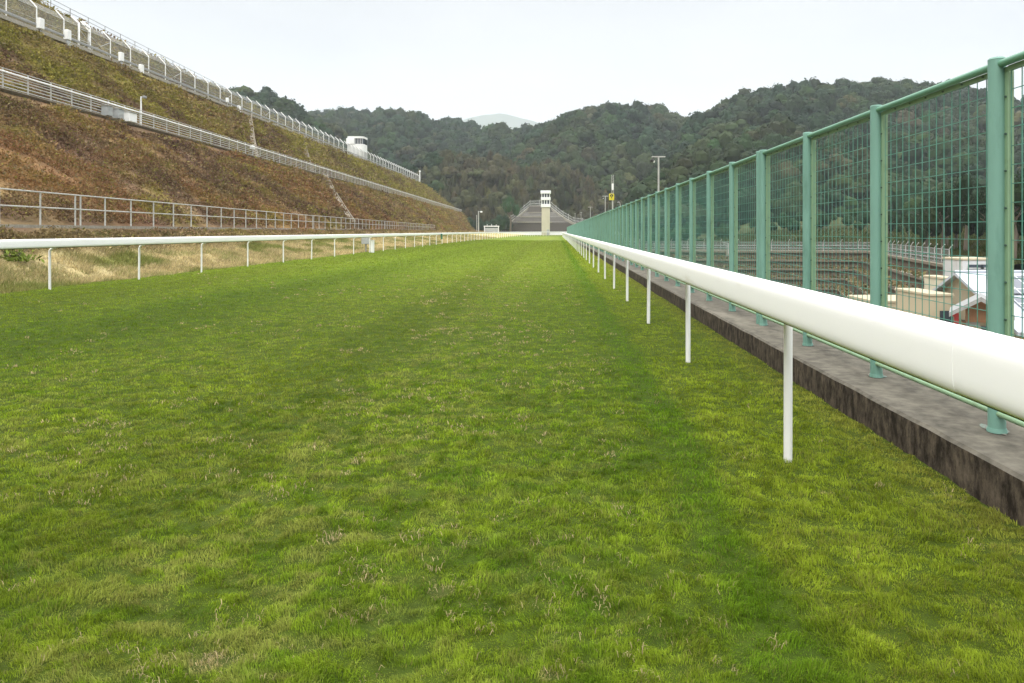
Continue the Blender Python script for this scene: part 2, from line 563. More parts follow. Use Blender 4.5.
def sample_frustum(n, y0, y1, power, margin=1.22, xlo=-13.3, xhi=WALL_X0 - .02):
    """points across the view (with room either side), thinning with distance"""
    u = rng.random(n); e = 2 - power
    Y = (y0 ** e + u * (y1 ** e - y0 ** e)) ** (1 / e)
    lo = np.maximum(-(557 / F) * margin * Y - 2.0, xlo); hi = np.minimum((467 / F) * margin * Y + 1.0, xhi)
    X = lo + rng.random(n) * (hi - lo)
    keep = rng.random(n) < np.clip((hi - lo) / (1.5 * margin * Y + 3.0), 0, 1)
    return X[keep], Y[keep]


parts_V, parts_F, parts_C = [], [], []
off = 0
for (n, y0, y1, pw, det) in ((2650000, 1.4, 110, 2.1, True), (0, 0, 0, 0, False)):
    if n:
        XA, YA = sample_frustum(n, y0, y1, pw)
        near = YA * rng.uniform(.8, 1.25, len(YA)) < 7.5
    X, Y = (XA[near], YA[near]) if det else (XA[~near], YA[~near])
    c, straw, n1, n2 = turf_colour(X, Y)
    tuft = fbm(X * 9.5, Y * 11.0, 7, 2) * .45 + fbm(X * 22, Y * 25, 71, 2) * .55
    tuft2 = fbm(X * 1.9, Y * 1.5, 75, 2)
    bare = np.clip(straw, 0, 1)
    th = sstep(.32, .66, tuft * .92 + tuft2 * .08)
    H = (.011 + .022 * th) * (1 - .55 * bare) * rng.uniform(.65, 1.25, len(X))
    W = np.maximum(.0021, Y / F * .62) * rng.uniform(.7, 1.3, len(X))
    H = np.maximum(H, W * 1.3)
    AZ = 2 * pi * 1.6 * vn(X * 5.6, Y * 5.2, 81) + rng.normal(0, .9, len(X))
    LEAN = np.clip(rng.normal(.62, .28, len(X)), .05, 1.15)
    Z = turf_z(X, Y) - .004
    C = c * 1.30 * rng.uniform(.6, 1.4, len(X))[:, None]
    yel = rng.random(len(X)) < (.05 + .22 * sstep(.48, .62, fbm(X * 6.4, Y * 7.2, 91, 3)))
    C[yel] = C[yel] * .35 + np.array((.24, .215, .07)) * rng.uniform(.6, 1.1, yel.sum())[:, None] * .65
    keep = (rng.random(len(X)) > bare * .35) & (rng.random(len(X)) < .78 + .4 * th)
    v, f, cc = blades(X[keep], Y[keep], Z[keep], H[keep], W[keep], AZ[keep], LEAN[keep], C[keep], det)
    parts_V.append(v); parts_F.append(f + off); parts_C.append(cc); off += len(v)
grass = big_mesh('grass', np.concatenate(parts_V), np.concatenate(parts_F), M['blade'], np.concatenate(parts_C))
tag(grass, 'short tufted green racecourse turf between the two white rails', 'grass', kind='stuff')

# loose straw lying on the turf
XT, YT = sample_frustum(3600, 1.6, 24, 1.45)
wt = (.12 + .88 * sstep(-8, -1.5, XT) * (1 - sstep(.35, .95, XT))) * sstep(.42, .60, fbm(XT * 1.1 + 4, YT * 1.1, 95, 3)) + .03
k = rng.random(len(XT)) < wt
XT, YT = np.append(XT[k], [-1.13] * 5 + [-1.25] * 6 + [-.5] * 3 + [-.03] * 4), np.append(YT[k], [3.46] * 5 + [2.48] * 6 + [3.0] * 3 + [2.42] * 4)
per = rng.integers(3, 15, len(XT))
idx = np.repeat(np.arange(len(XT)), per)
rad_ = rng.uniform(.012, .05, len(XT))[idx]
X = XT[idx] + rng.normal(0, 1, len(idx)) * rad_ * 1.3; Y = YT[idx] + rng.normal(0, 1, len(idx)) * rad_
ok = X < WALL_X0 - .03
X, Y = X[ok], Y[ok]
n = len(X)
H = rng.uniform(.008, .028, n)
v, f, cc = blades(X, Y, turf_z(X, Y) + rng.uniform(.010, .032, n), H, np.maximum(.0026, Y / F * .7) * rng.uniform(.7, 1.3, n), rng.choice([0, pi], n) + rng.normal(0, .75, n), rng.uniform(.9, 1.45, n),
                  np.array((.50, .40, .22))[None] * rng.uniform(.45, 1.1, n)[:, None], True)
tag(big_mesh('straw', v, f, M['blade'], cc), 'bleached straw clippings scattered over the worn turf', 'straw', kind='stuff')

# ------------------------------------------------------------------ right side: wall, rail, fence
def arc_path(x, y0, R, y_start, step, th_end=1.05):
    """straight ahead along x, then bending right with the course"""
    pts = [(x, y) for y in np.arange(y_start, y0, step)] + [(x, y0)]
    for t in np.arange(.04, th_end, .04): pts.append((x + R * (1 - cos(t)), y0 + R * sin(t)))
    return pts


R0 = 60.0
# stained wall that carries the fence
wall_mid = (WALL_X0 + WALL_X1) / 2
hw = (WALL_X1 - WALL_X0) / 2
prof = [(-hw, -.5), (-hw, WALL_TOP - .02), (-hw + .02, WALL_TOP), (hw - .02, WALL_TOP), (hw, WALL_TOP - .02), (hw, -8.3), (hw - .35, -8.3), (hw - .35, -.5)]
wroot = MB().loft(prof, [(p[0], p[1], 0) for p in ([(wall_mid, y) for y in np.arange(-4, 40, .22)] + arc_path(wall_mid, 196, R0 - .0, 40, 4))])
for k_, v_ in enumerate(wroot.v):
    if v_[1] < 40 and v_[2] > 0 and v_[0] < WALL_X0 + .1:
        e_ = float(fbm(v_[1] * 2.6, v_[0] * 3, 231, 4)) - .5
        wroot.v[k_] = (v_[0] + abs(e_) * .03 * (v_[0] > WALL_X0 + .005) + e_ * .008, v_[1], v_[2] + e_ * .016)
wroot = wroot.build('retaining_wall', M['wall_stained'])
tag(wroot, 'low black-streaked concrete wall under the green mesh fence', 'wall')
sp_ = MB()
for q_ in np.arange(4.47 - 3 * 1.687, 60, 1.687):
    n_ = 18; rx_ = rng.uniform(.058, .072); ry_ = rng.uniform(.065, .12)
    jit = 1 + .10 * np.sin(np.arange(n_) * 2 * pi / n_ * 3 + rng.uniform(0, 6)) * rng.uniform(.4, 1) + rng.normal(0, .07, n_)
    sp_.add([(FENCE_X + .02 + rx_ * cos(2 * pi * k / n_) * jit[k], q_ + ry_ * .4 + ry_ * sin(2 * pi * k / n_) * jit[k], WALL_TOP + .006) for k in range(n_)], [tuple(range(n_))])
sp_.build('paint_spill', M['paint_spill'], wroot)

jt = MB()
for y in np.arange(1.4, 120, 6.0): jt.box((WALL_X0 - .004, y, .10), (.012, .016, .30))
jt.build('joint', M['dark_gap'], wroot)
# green mesh fence
BAY = 1.687; FY0 = 4.47 - 3 * BAY
FTOP = EYE + 1.12
froot = empty('mesh_fence', (FENCE_X, 0, WALL_TOP), 'tall green wire mesh fence with pipe posts on the concrete wall', 'fence')
LH = FTOP - WALL_TOP
post = MB().tube([(0, 0, 0), (0, 0, LH), ], .052, 16).tube([(0, 0, LH), (0, 0, LH + .012)], [.054, .046], 16).build('post', M['fence_green'], None, True, off=(0, 0, 0))
foot = MB().tube([(0, 0, .004), (0, 0, .03)], [.060, .056], 16).build('base_plate', M['fence_green'], post, True, off=(0, 0, 0))
post.parent = froot; post.location = (0, FY0, 0)
NB = 100
ypos = [FY0 + BAY * i for i in range(118)]
for i in range(1, NB - 4):
    d = child_copy(post, froot, (0, ypos[i], 0))
    e = foot.copy(); col.objects.link(e); e.parent = d
    if i in (6, 22, 38):
        # expansion joint: a second post close behind
        child_copy(post, froot, (0, ypos[i] + .16, 0))
rest = MB()
for i in range(NB - 4, 118):
    if ypos[i] < 196: rest.tube([(FENCE_X, ypos[i], WALL_TOP), (FENCE_X, ypos[i], FTOP)], .052, 8)
for t in np.arange(.02, 1.05, BAY / R0):
    p = (FENCE_X + R0 * (1 - cos(t)), 196 + R0 * sin(t)); rest.tube([(p[0], p[1], WALL_TOP), (p[0], p[1], FTOP)], .052, 8)
tag(rest.build('far_post', M['fence_green'], froot, True), kind='stuff')

fpath = arc_path(FENCE_X, 196, R0, FY0 - .2, BAY)
MB().tube([(x, y, FTOP - .035) for x, y in fpath], .026, 10).build('top_rail', M['pipe_green'], froot, True)
MB().tube([(x - .01, y, WALL_TOP + .13) for x, y in fpath], .022, 10).build('bottom_rail', M['frame_green'], froot, True)

# one bay of wire mesh with its flat bolted frame
ZB, ZT = .165, LH - .085
PX = .045   # the panels sit on the far face of the posts
wires = MB()
nv = 15; nh = 18
y_a, y_b = .075, BAY - .075
for i in range(nv + 1):
    y = y_a + (y_b - y_a) * i / nv
    wires.tube([(PX, y, ZB), (PX, y, ZT)], .0034, 4, False)
for i in range(nh + 1):
    z = ZB + (ZT - ZB) * i / nh
    wires.tube([(PX + .004, y_a, z), (PX + .004, y_b, z)], .0033, 4, False)
panel = wires.build('mesh_panel', M['wire_green'], None, False, off=(0, 0, 0))
fr = MB()
fr.box((PX - .022, y_a - .012, (ZB + ZT) / 2), (.006, .034, ZT - ZB + .05)).box((PX - .022, y_b + .012, (ZB + ZT) / 2), (.006, .034, ZT - ZB + .05))
fr.box((PX - .022, BAY / 2, ZT + .012), (.006, y_b - y_a - .012, .034)).box((PX - .022, BAY / 2, ZB - .012), (.006, y_b - y_a - .012, .034))
# outstanding leg of the angle, on the far side
fr.box((PX + .008, y_a - .024, (ZB + ZT) / 2), (.05, .005, ZT - ZB + .05)).box((PX + .008, y_b + .026, (ZB + ZT) / 2), (.05, .005, ZT - ZB + .05))
fr.box((PX + .008, BAY / 2, ZT + .029), (.05, y_b - y_a - .012, .005))
frame = fr.build('panel_frame', M['frame_green'], panel, False, off=(0, 0, 0))
bo = MB()
for z in np.arange(ZB + .1, ZT, .24):
    for y in (y_a - .012, y_b + .012): bo.tube([(PX - .034, y, z), (PX - .025, y, z)], .007, 6)
for y in np.arange(y_a + .1, y_b, .24):
    bo.tube([(PX - .034, y, ZT + .012), (PX - .025, y, ZT + .012)], .007, 6); bo.tube([(PX - .034, y, ZB - .012), (PX - .025, y, ZB - .012)], .007, 6)
bolts = bo.build('bolt_row', M['bolt'], panel, False, off=(0, 0, 0))
panel.parent = froot; panel.location = (0, ypos[0], 0)
for i in range(1, NB):
    d = child_copy(panel, froot, (0, ypos[i], 0))
    e = frame.copy(); col.objects.link(e); e.parent = d
    if i < 14:
        e = bolts.copy(); col.objects.link(e); e.parent = d
rest = MB()
for i in range(NB, 117):
    if ypos[i] > 195: break
    for q in range(0, 16): rest.tube([(FENCE_X + PX, ypos[i] + BAY * q / 16, WALL_TOP + ZB), (FENCE_X + PX, ypos[i] + BAY * q / 16, WALL_TOP + ZT)], .0026, 4, False)
    for q in range(0, 19): rest.tube([(FENCE_X + PX, ypos[i], WALL_TOP + ZB + (ZT - ZB) * q / 18), (FENCE_X + PX, ypos[i] + BAY, WALL_TOP + ZB + (ZT - ZB) * q / 18)], .0026, 4, False)
tag(rest.build('far_mesh_panel', M['wire_green'], froot), kind='stuff')

# white running rails
RA, RB = .082, .108


def rail_profile(k=36, a=RA, b=RB):
    return [(a * np.sign(cos(t)) * abs(cos(t)) ** .34, b * np.sign(sin(t)) * abs(sin(t)) ** .50) for t in (2 * pi * (i + .5) / k for i in range(k))]


def running_rail(name, label, centre, post_side, posts, joints, zc, zg, lean):
    """centre: list of (x, y); posts: list of (x, y, heading) ; post_side: +1 when posts stand to the right of the rail"""
    root = empty(name, (posts[0][0], posts[0][1], zg), label, 'running rail', 'white running rails along the track')
    P = [np.array(p, float) for p in centre]
    # cut the centre line into lengths at the joints (by distance along it)
    L = [0]
    for a, b in zip(P[:-1], P[1:]): L.append(L[-1] + np.linalg.norm(b - a))
    L = np.array(L); XY = np.array(P)

    def at_s(s): return (np.interp(s, L, XY[:, 0]), np.interp(s, L, XY[:, 1]))
    cuts = [0] + [j for j in joints if 0 < j < L[-1]] + [L[-1]]
    for a, b in zip(cuts[:-1], cuts[1:]):
        n = max(1, int((b - a) / 2.5))
        path = [(*at_s(a + .003 + (b - a - .006) * i / n), zc) for i in range(n + 1)]
        r = MB().loft(rail_profile(), path).build('rail', M['rail_white'], root, True)
        sl = [(*at_s(a - .09), zc), (*at_s(a + .09), zc)] if a > 0 else None
        if sl: MB().loft(rail_profile(36, RA + .0008, RB + .0008), sl).build('joint_sleeve', M['rail_white'], r, True)
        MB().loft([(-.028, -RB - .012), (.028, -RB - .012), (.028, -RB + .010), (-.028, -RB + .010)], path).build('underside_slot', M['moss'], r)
    # one gooseneck post
    h = zc - zg
    zb_ = h - RB - (.12 if post_side < 0 else .0)
    pts = [(0, 0, -.08)] + [(0, 0, zb_)]
    for t in np.linspace(.25, 1, 5):
        pts.append((-post_side * lean * (1 - cos(t * pi / 2)), 0, zb_ + (.11 if post_side < 0 else .09) * sin(t * pi / 2)))
    pm = MB().tube(pts, [.029] * len(pts), 12).build('post', M['post_white'], None, True, off=(0, 0, 0))
    pm.parent = root
    first = True
    for (x, y, hd) in posts:
        o = pm if first else child_copy(pm, root, (0, 0, 0))
        first = False
        o.location = (x - posts[0][0], y - posts[0][1], 0)
        o.rotation_euler = (radians(random.uniform(-.5, .5)), radians(random.uniform(-.5, .5)), -hd)
    return root


rc = arc_path(1.42, 196, R0 + 1.46, -3.0, 2.0)
rp = [(1.58, 4.67 + 3.56 * i, 0) for i in range(-2, 54)]
rp = [p for p in rp if p[1] < 196] + [(1.58 + (R0 + 1.3) * (1 - cos(t)), 196 + (R0 + 1.3) * sin(t), t) for t in np.arange(.03, 1.0, 3.56 / 61)]
running_rail('running_rail', 'white rail on straight posts beside the green mesh fence', rc, 1, rp, [5.4 + 7.12 * i for i in range(40)], EYE - .449, 0.0, .12)

# left rail: straight, then bending right across the far end
lc = [(-12.63, y) for y in np.arange(6, 112, 4)]
ctrl = [(-12.63, 112), (-12.3, 130), (-11.3, 155), (-9.6, 180), (-6.5, 205), (-1.0, 228), (8, 245), (22, 258), (42, 267), (70, 272)]
lc += ctrl[0:]
lL = np.concatenate([[0], np.cumsum([np.hypot(b[0] - a[0], b[1] - a[1]) for a, b in zip(lc[:-1], lc[1:])])])
lA = np.array(lc)
lp = []
s = 17.2 - 6 - 3.67 * 3
while s < lL[-1]:
    x, y = np.interp(s, lL, lA[:, 0]), np.interp(s, lL, lA[:, 1])
    x2, y2 = np.interp(s + .5, lL, lA[:, 0]), np.interp(s + .5, lL, lA[:, 1])
    hd = math.atan2(x2 - x, y2 - y + 1e-9)
    lp.append((x - .15 * cos(hd), y + .15 * sin(hd), hd)); s += 3.67
running_rail('running_rail', 'white gooseneck rail along the dry verge below the brown hillside', lc, -1, lp, [6.0 + 7.34 * i for i in range(60)], 1.275, .10, .15)


# small things on and beside the left rail
g = empty('marker_box', (-12.45, 73.5, 1.16), 'small green marker box hung under the far white rail', 'marker')
MB().box((-12.42, 73.5, .98), (.10, .60, .58), .02).build('box', M['green_sign'], g)
MB().tube([(-12.42, 73.3, 1.24), (-12.42, 73.3, 1.38), (-12.5, 73.3, 1.40)], .012, 6).build('hanger', M['galv_dark'], g)
g = empty('marker_post', (-12.6, 46.6, .10), 'stout short white post beside the grey box under the rail', 'post')
MB().box((-12.6, 46.6, .50), (.22, .22, .84), .02).build('shaft', M['white_paint'], g)
MB().box((-12.6, 46.6, .945), (.27, .27, .04), .012).build('cap', M['white_paint'], g)
g = empty('junction_box', (-13.3, 47.5, .16), 'grey junction box on a short leg in the dry grass behind the rail', 'junction box')
MB().box((-13.3, 47.5, .92), (.55, .3, .5), .02).build('cabinet', M['grey_box'], g)
MB().tube([(-13.3, 47.5, .1), (-13.3, 47.5, .67)], .05, 8).build('leg', M['galv_dark'], g)


# camera poles behind the green fence
def fence_pole(Y, top, bar, cam_on):
    X = 3.42
    r = empty('camera_pole', (X, Y, WALL_TOP), None, 'pole', 'camera poles along the green fence')
    MB().box((X - .13, Y, WALL_TOP + .4), (.12, .08, .3), .01).build('bracket', M['galv_dark'], r)
    MB().tube([(X, Y, WALL_TOP - .6), (X, Y, top)], [.034, .028], 10).build('mast', M['galv'], r, True)
    MB().box((X, Y, top + .012), (bar, .07, .035), .006).build('crossbar', M['galv'], r)
    if cam_on:
        c = MB().box((X - bar * .5, Y - .06, top - .13), (.10, .22, .10), .02).build('camera', M['black'], r)
        MB().tube([(X - bar * .36, Y, top), (X - bar * .42, Y - .02, top - .08)], .015, 6).build('camera_arm', M['black'], c)
        MB().tube([(X - bar * .36, Y - .1, top - .2), (X - bar * .36, Y - .1, top - .13)], [.02, .035], 8).build('lens', M['white_paint'], c)
    return r


for i, (Y, top, bar, cm, lb) in enumerate(((23.0, EYE + 2.49, .46, True, 'grey pole with a flat crossbar and black camera, tallest above the green fence'),
                                           (48.4, EYE + 2.46, .44, True, 'grey crossbar pole rising just beside the yellow 8 sign'),
                                           (70.0, EYE + 2.44, .44, False, 'thin grey crossbar pole between the yellow 8 sign and the fence end'),
                                           (97.0, EYE + 2.66, .34, False, 'short grey crossbar pole, second from the far end of the green fence'),
                                           (129.0, EYE + 3.3, .30, False, 'grey pole farthest along the green fence, next to the quarry slope'))):
    fence_pole(Y, top, bar, cm)['label'] = lb

# mast with the yellow 8
X, Y = 3.42, 42.0
g = empty('sign_mast', (X, Y, WALL_TOP), 'grey lattice mast carrying a yellow board with a black 8', 'sign')
MB().tube([(X, Y, WALL_TOP - .5), (X, Y, EYE + 2.3)], .045, 8).build('mast', M['galv'], g, True)
t_ = MB()
for dx in (-.05, .05):
    for dy in (-.05, .05): t_.tube([(X + dx, Y + dy, EYE + 2.2), (X + dx, Y + dy, EYE + 3.45)], .011, 5)
for i in range(7): 
    z = EYE + 2.25 + i * .17
    t_.tube([(X - .05, Y - .05, z), (X + .05, Y - .05, z + .17)], .008, 4); t_.tube([(X - .05, Y + .05, z + .17), (X - .05, Y - .05, z)], .008, 4)
t_.build('antenna', M['galv'], g)
MB().box((X, Y - .02, EYE + 2.72), (.12, .12, .4), .02).build('antenna_box', M['white_paint'], g)
bd = MB().box((X - .07, Y - .10, EYE + 2.09), (.31, .04, .40), .015).build('board', M['yellow_sign'], g)
cu = bpy.data.curves.new('digit', 'FONT'); cu.body = '8'; cu.size = .42; cu.extrude = .004; cu.align_x = 'CENTER'; cu.align_y = 'CENTER'; cu.offset = .012
tx0_ = bpy.data.objects.new('digit_outline', cu); col.objects.link(tx0_)
dme = bpy.data.meshes.new_from_object(tx0_.evaluated_get(bpy.context.evaluated_depsgraph_get()))
bpy.data.objects.remove(tx0_)
dme.materials.clear(); dme.materials.append(M['black'])
tx = bpy.data.objects.new('digit', dme); col.objects.link(tx); tx.parent = bd
tx.rotation_euler = (radians(90), 0, 0); tx.location = (X - .07 - root_loc(g)[0], Y - .126 - root_loc(g)[1], EYE + 2.085 - root_loc(g)[2])
g = empty('fence_lamp', (3.38, 36.5, FTOP - .3), 'small hooked grey lamp peeping over the fence right of the 8', 'lamp')
MB().tube([(3.38, 36.5, FTOP - .6), (3.38, 36.5, FTOP + .28), (3.36, 36.45, FTOP + .38), (3.28, 36.3, FTOP + .42)], .025, 7).build('arm', M['galv'], g, True)
MB().box((3.26, 36.25, FTOP + .40), (.10, .2, .06), .015).build('lamp_head', M['galv_dark'], g)

# ------------------------------------------------------------------ left hillside
SY = np.array([-60, 0, 14, 23, 36, 50, 70, 90, 115, 139, 170, 205, 255, 307, 330.])


def low_line(y):   # foot fence
    return np.where(y < 50, -14.1 - .098 * y, np.interp(y, [50, 139, 330], [-19.0, -25.0, -38.0]))


def mid_line(y): return -31.5 - .038 * y
def up_line(y): return -46.0 - .02 * y


ZLOW, ZMID, ZUP = EYE + .13, EYE + 8.25, EYE + 18.0
Y_END = {0: 330, 1: 330, 2: 330, 3: 307, 4: 307, 5: 255, 6: 255, 7: 255, 8: 255, 9: 255}


def section(y):
    """cross-section of the hillside from the rail to behind the crest"""
    lo, mi, up = float(low_line(y)), float(mid_line(y)), float(up_line(y))
    cz = float(np.interp(y, [0, 60, 140, 255], [26.3, 25.7, 23.5, 20.2]))
    return [(-13.05, .06), (-13.8, .16), (-13.8 + (lo + 13.8) * .5, .80), (lo + .35, ZLOW - .05), (lo - .6, ZLOW), (mi + .7, ZMID - .1), (mi - 1.2, ZMID), (up + .5, ZUP - .15), (up - 1.4, ZUP), (-56 - .02 * y, EYE + cz), (-64 - .02 * y, EYE + cz - 1.5), (-140, 0)]


def end_of(j): return [330, 330, 330, 330, 330, 307, 307, 255, 255, 252, 250, 250][j]


def hill_point(tj, y):
    """point on the hillside: tj runs 0..11 across the section (fraction between two section points)"""
    j = min(int(tj), 10); f = tj - j
    a, b = section(y)[j], section(y)[j + 1]
    return (a[0] + (b[0] - a[0]) * f, y, a[1] + (b[1] - a[1]) * f)


SUB = [1, 6, 3, 2, 14, 3, 14, 3, 6, 3, 3]
TJ = []
for j, n in enumerate(SUB): TJ += [j + k / n for k in range(n)]
TJ.append(10.999)
rows = []
NS = 330
for i in range(NS + 26):
    row = []
    for tj in TJ:
        j = min(int(tj), 10); f = tj - j
        ye = end_of(j) + (end_of(j + 1) - end_of(j)) * f
        if i < NS:
            u = i / (NS - 1)
            y = -40 + (ye + 40) * (u ** 1.5)
            p = hill_point(tj, y)
        else:
            # round the corner: the face turns away to the left
            q = (i - NS + 1) / 26.0
            p0 = hill_point(tj, ye); rad = max(0.5, (ye - 235) * .8)
            a = min(q * 3, 1) * pi / 2
            ex = max(0, q - 1 / 3) * 200
            p = (p0[0] - rad * (1 - cos(a)) - ex, p0[1] + rad * sin(a) * .25, p0[2])
        row.append(p)
    rows.append(row)
R_ = np.array(rows)
tjA = np.array(TJ)
amp = np.interp(tjA, [0, 1, 2, 3, 4, 4.3, 4.9, 5, 6, 6.2, 6.9, 7, 8, 9, 11], [0, .05, .12, .03, .05, .38, .25, .06, .06, .38, .25, .06, .1, .3, .5])
nz = fbm(R_[..., 0] * .35 + R_[..., 2] * .25, R_[..., 1] * .35, 101, 5) - .5
R_[..., 2] += nz * amp[None] * 2.0
R_[..., 0] += (fbm(R_[..., 2] * .5, R_[..., 1] * .4, 111, 4) - .5) * amp[None] * 1.2

BROWN = np.array((.172, .112, .060)); DARKB = np.array((.088, .052, .038)); OLIVE = np.array((.190, .172, .036)); TAN = np.array((.32, .245, .12)); RUST = np.array((.20, .105, .046))


def hill_colour(x, y, z):
    z_ = np.asarray(z); d = (z_ * .9 - x * .45)
    n1 = fbm(y * .11, d * .13, 121, 4); n2 = fbm(y * .55, d * .7, 131, 4); n3 = fbm(y * .05 + 3, d * .09, 141, 3)
    c = lerp3(DARKB, BROWN, sstep(.30, .56, n1 * .55 + n2 * .45))
    c = lerp3(c, RUST, sstep(.50, .70, n3 * .6 + n2 * .4) * .7 * (1 - .7 * sstep(60, 150, y)))
    up = sstep(ZMID, ZMID + 3, z_)
    far = sstep(60, 170, y)
    c = lerp3(c, OLIVE, sstep(.49 - .08 * up - .10 * far, .66, n1 * .35 + n2 * .65) * .9)
    stk = fbm(y * .45 + d * .05, d * .07, 153, 3)
    c = lerp3(c, c * 1.0 + np.array((.07, .045, .012)), sstep(.45, .70, stk) * (.35 + .5 * far))
    c = lerp3(c, OLIVE * np.array((1.12, 1.1, 1.0)), sstep(.46, .62, n1 * .5 + stk * .5) * up * (.35 + .45 * far))
    c = lerp3(c, DARKB * 1.1, sstep(.50, .62, n1) * (1 - up) * (1 - far) * .8)
    c = lerp3(c, RUST * 1.1, sstep(.52, .66, fbm(y * .16 + 9, d * .16, 157, 3)) * (1 - up) * .6)
    c = lerp3(c, TAN, sstep(.53, .75, n3 * .35 + fbm(y * .9, d, 151, 3) * .65) * (.35 + .55 * far))
    # dry verge at the foot
    verge = 1 - sstep(1.1, 1.75, z_)
    vcol = lerp3(np.array((.52, .425, .23)), np.array((.40, .33, .165)), n2)
    vcol = lerp3(vcol, np.array((.17, .185, .04)), sstep(.50, .68, fbm(y * .35, x * 1.1, 161, 4)) * .8)
    vcol = lerp3(vcol, BROWN * 1.15, sstep(.75, 1.3, z_) * .65)
    c = lerp3(c, vcol, verge * (np.asarray(x) > -40))
    return c


hc = hill_colour(R_[..., 0], R_[..., 1], R_[..., 2])
hs = big_mesh('hillside', R_, grid_faces(*R_.shape[:2]), M['slope_soil'], hc.reshape(-1, 3) * .9, smooth=True)
tag(hs, kind='structure')

# low scrub matted over the hillside
nC = 230000
u = rng.random(nC)
yC = 14 * (300 / 14.) ** (u ** .92)
zone = rng.random(nC)
tC = np.where(zone < .44, 4.02 + rng.random(nC) * .90, np.where(zone < .80, 6.03 + rng.random(nC) * .90, np.where(zone < .95, 8.1 + rng.random(nC) * 1.1, 2.2 + rng.random(nC) * .7)))
PT = np.zeros((nC, 3))
sec_y = np.linspace(10, 330, 161)
sec = np.array([section(y) for y in sec_y])      # (161, 12, 2)
jj = tC.astype(int); ff = tC - jj
yi = np.clip((yC - 10) / 2.0, 0, 159.999); y0 = yi.astype(int); fy = yi - y0
for k in range(2):
    a = sec[y0, jj, k] * (1 - fy) + sec[y0 + 1, jj, k] * fy
    b = sec[y0, jj + 1, k] * (1 - fy) + sec[y0 + 1, jj + 1, k] * fy
    PT[:, 0 if k == 0 else 2] = a + (b - a) * ff
PT[:, 1] = yC
ye = np.array([end_of(j) for j in range(12)], float)
ok = yC < ye[jj] + (ye[jj + 1] - ye[jj]) * ff - 1
clump = fbm(yC * .8, (PT[:, 2] * .9 - PT[:, 0] * .45) * .9, 171, 3)
ok &= rng.random(nC) < .25 + 1.3 * sstep(.35, .62, clump)
for ta, ya_, tb_, yb_ in ((4.97, 101, 4.05, 73), (6.97, 105, 6.03, 82), (6.97, 128, 6.03, 103)):
    yl = ya_ + (yb_ - ya_) * np.clip((tC - ta) / (tb_ - ta), -.05, 1.05)
    ok &= ~((tC.astype(int) == int(ta)) & (np.abs(yC - yl) < 1.1))
PT = PT[ok]; yC = yC[ok]; tC = tC[ok]; clump = clump[ok]; n = len(PT)
nz = fbm(PT[:, 0] * .35 + PT[:, 2] * .25, PT[:, 1] * .35, 101, 5) - .5
PT[:, 2] += nz * np.interp(tC, tjA, amp) * 2.0
PT[:, 0] += (fbm(PT[:, 2] * .5, PT[:, 1] * .4, 111, 4) - .5) * np.interp(tC, tjA, amp) * 1.2
dist = np.hypot(PT[:, 0], PT[:, 1])
K = 5
sz = np.clip(dist / F * 1.3, .05, .30)
size = (sz * rng.uniform(.6, 1.5, n))[:, None] * rng.uniform(.6, 1.3, (n, K))
rad = (sz * 1.9)[:, None]
hgt = (.10 + .55 * sstep(.45, .75, clump))[:, None] * np.interp(tC, [2, 3, 4, 9], [.35, .3, 1, 1])[:, None]
ctr = PT[:, None, :] + np.stack([rng.normal(0, 1, (n, K)) * rad, rng.normal(0, 1, (n, K)) * rad, rng.random((n, K)) * hgt + .02], -1)
ax1 = rng.normal(0, 1, (n, K, 3)); ax1 /= np.linalg.norm(ax1, axis=-1, keepdims=True)
ax2 = rng.normal(0, 1, (n, K, 3)); ax2 -= ax1 * (ax1 * ax2).sum(-1, keepdims=True); ax2 /= np.linalg.norm(ax2, axis=-1, keepdims=True)
A = ax1 * size[..., None] * .8; B = ax2 * size[..., None] * .4
V = np.stack([ctr - A, ctr - B, ctr + A, ctr + B], 2)
cc = hill_colour(PT[:, 0], PT[:, 1], PT[:, 2])
cc = cc[:, None, :] * rng.uniform(.68, 1.38, (n, K))[..., None]
gm = rng.random((n, K)) < ((.05 + .16 * sstep(.5, .7, clump)) * (1 + 1.2 * (PT[:, 2] > ZMID)))[:, None]
cc = np.where(gm[..., None], cc * .35 + np.array((.125, .125, .024)) * rng.uniform(.5, 1.3, (n, K))[..., None], cc)
tm = rng.random((n, K)) < .10
cc = np.where(tm[..., None], np.array((.20, .16, .085)) * rng.uniform(.6, 1.2, (n, K))[..., None], cc)
cols = np.repeat(cc.reshape(-1, 3), 4, 0)
tag(big_mesh('hillside_scrub', V, np.arange(len(cols)).reshape(-1, 4), M['scrub'], cols), 'brown and olive scrub matted over the steep hillside', 'scrub', kind='stuff')

# dry grass of the verge
n = 260000
Y = 12 * (150 / 12.) ** rng.random(n)
wv = low_line(Y)
X = -13.1 + (wv + .5 + 13.1) * rng.random(n) ** .8
xm = -13.8 + (wv + 13.8) * .5
pz = np.where(X > -13.8, .06 + .10 * np.clip((-X - 13.05) / .75, 0, 1),
              np.where(X > xm, .16 + .64 * np.clip((-13.8 - X) / (-13.8 - xm), 0, 1), .80 + (ZLOW - .85) * np.clip((xm - X) / (xm - wv - .35), 0, 1)))
cv = hill_colour(X, Y, pz) * rng.uniform(.55, 1.45, n)[:, None]
gv = rng.random(n) < .06 + .5 * sstep(.50, .66, fbm(Y * .5, X * 1.6, 163, 3))
cv[gv] = cv[gv] * .4 + np.array((.10, .14, .03)) * rng.uniform(.6, 1.2, gv.sum())[:, None]
W = np.maximum(.006, Y / F * .75) * rng.uniform(.7, 1.3, n)
v, f, c_ = blades(X, Y, pz - .02, rng.uniform(.06, .22, n) * (.3 + 1.2 * fbm(X * 1.7, Y * 1.7, 177, 2)), W, rng.uniform(0, 6.28, n), rng.uniform(.3, 1.1, n), cv, False)
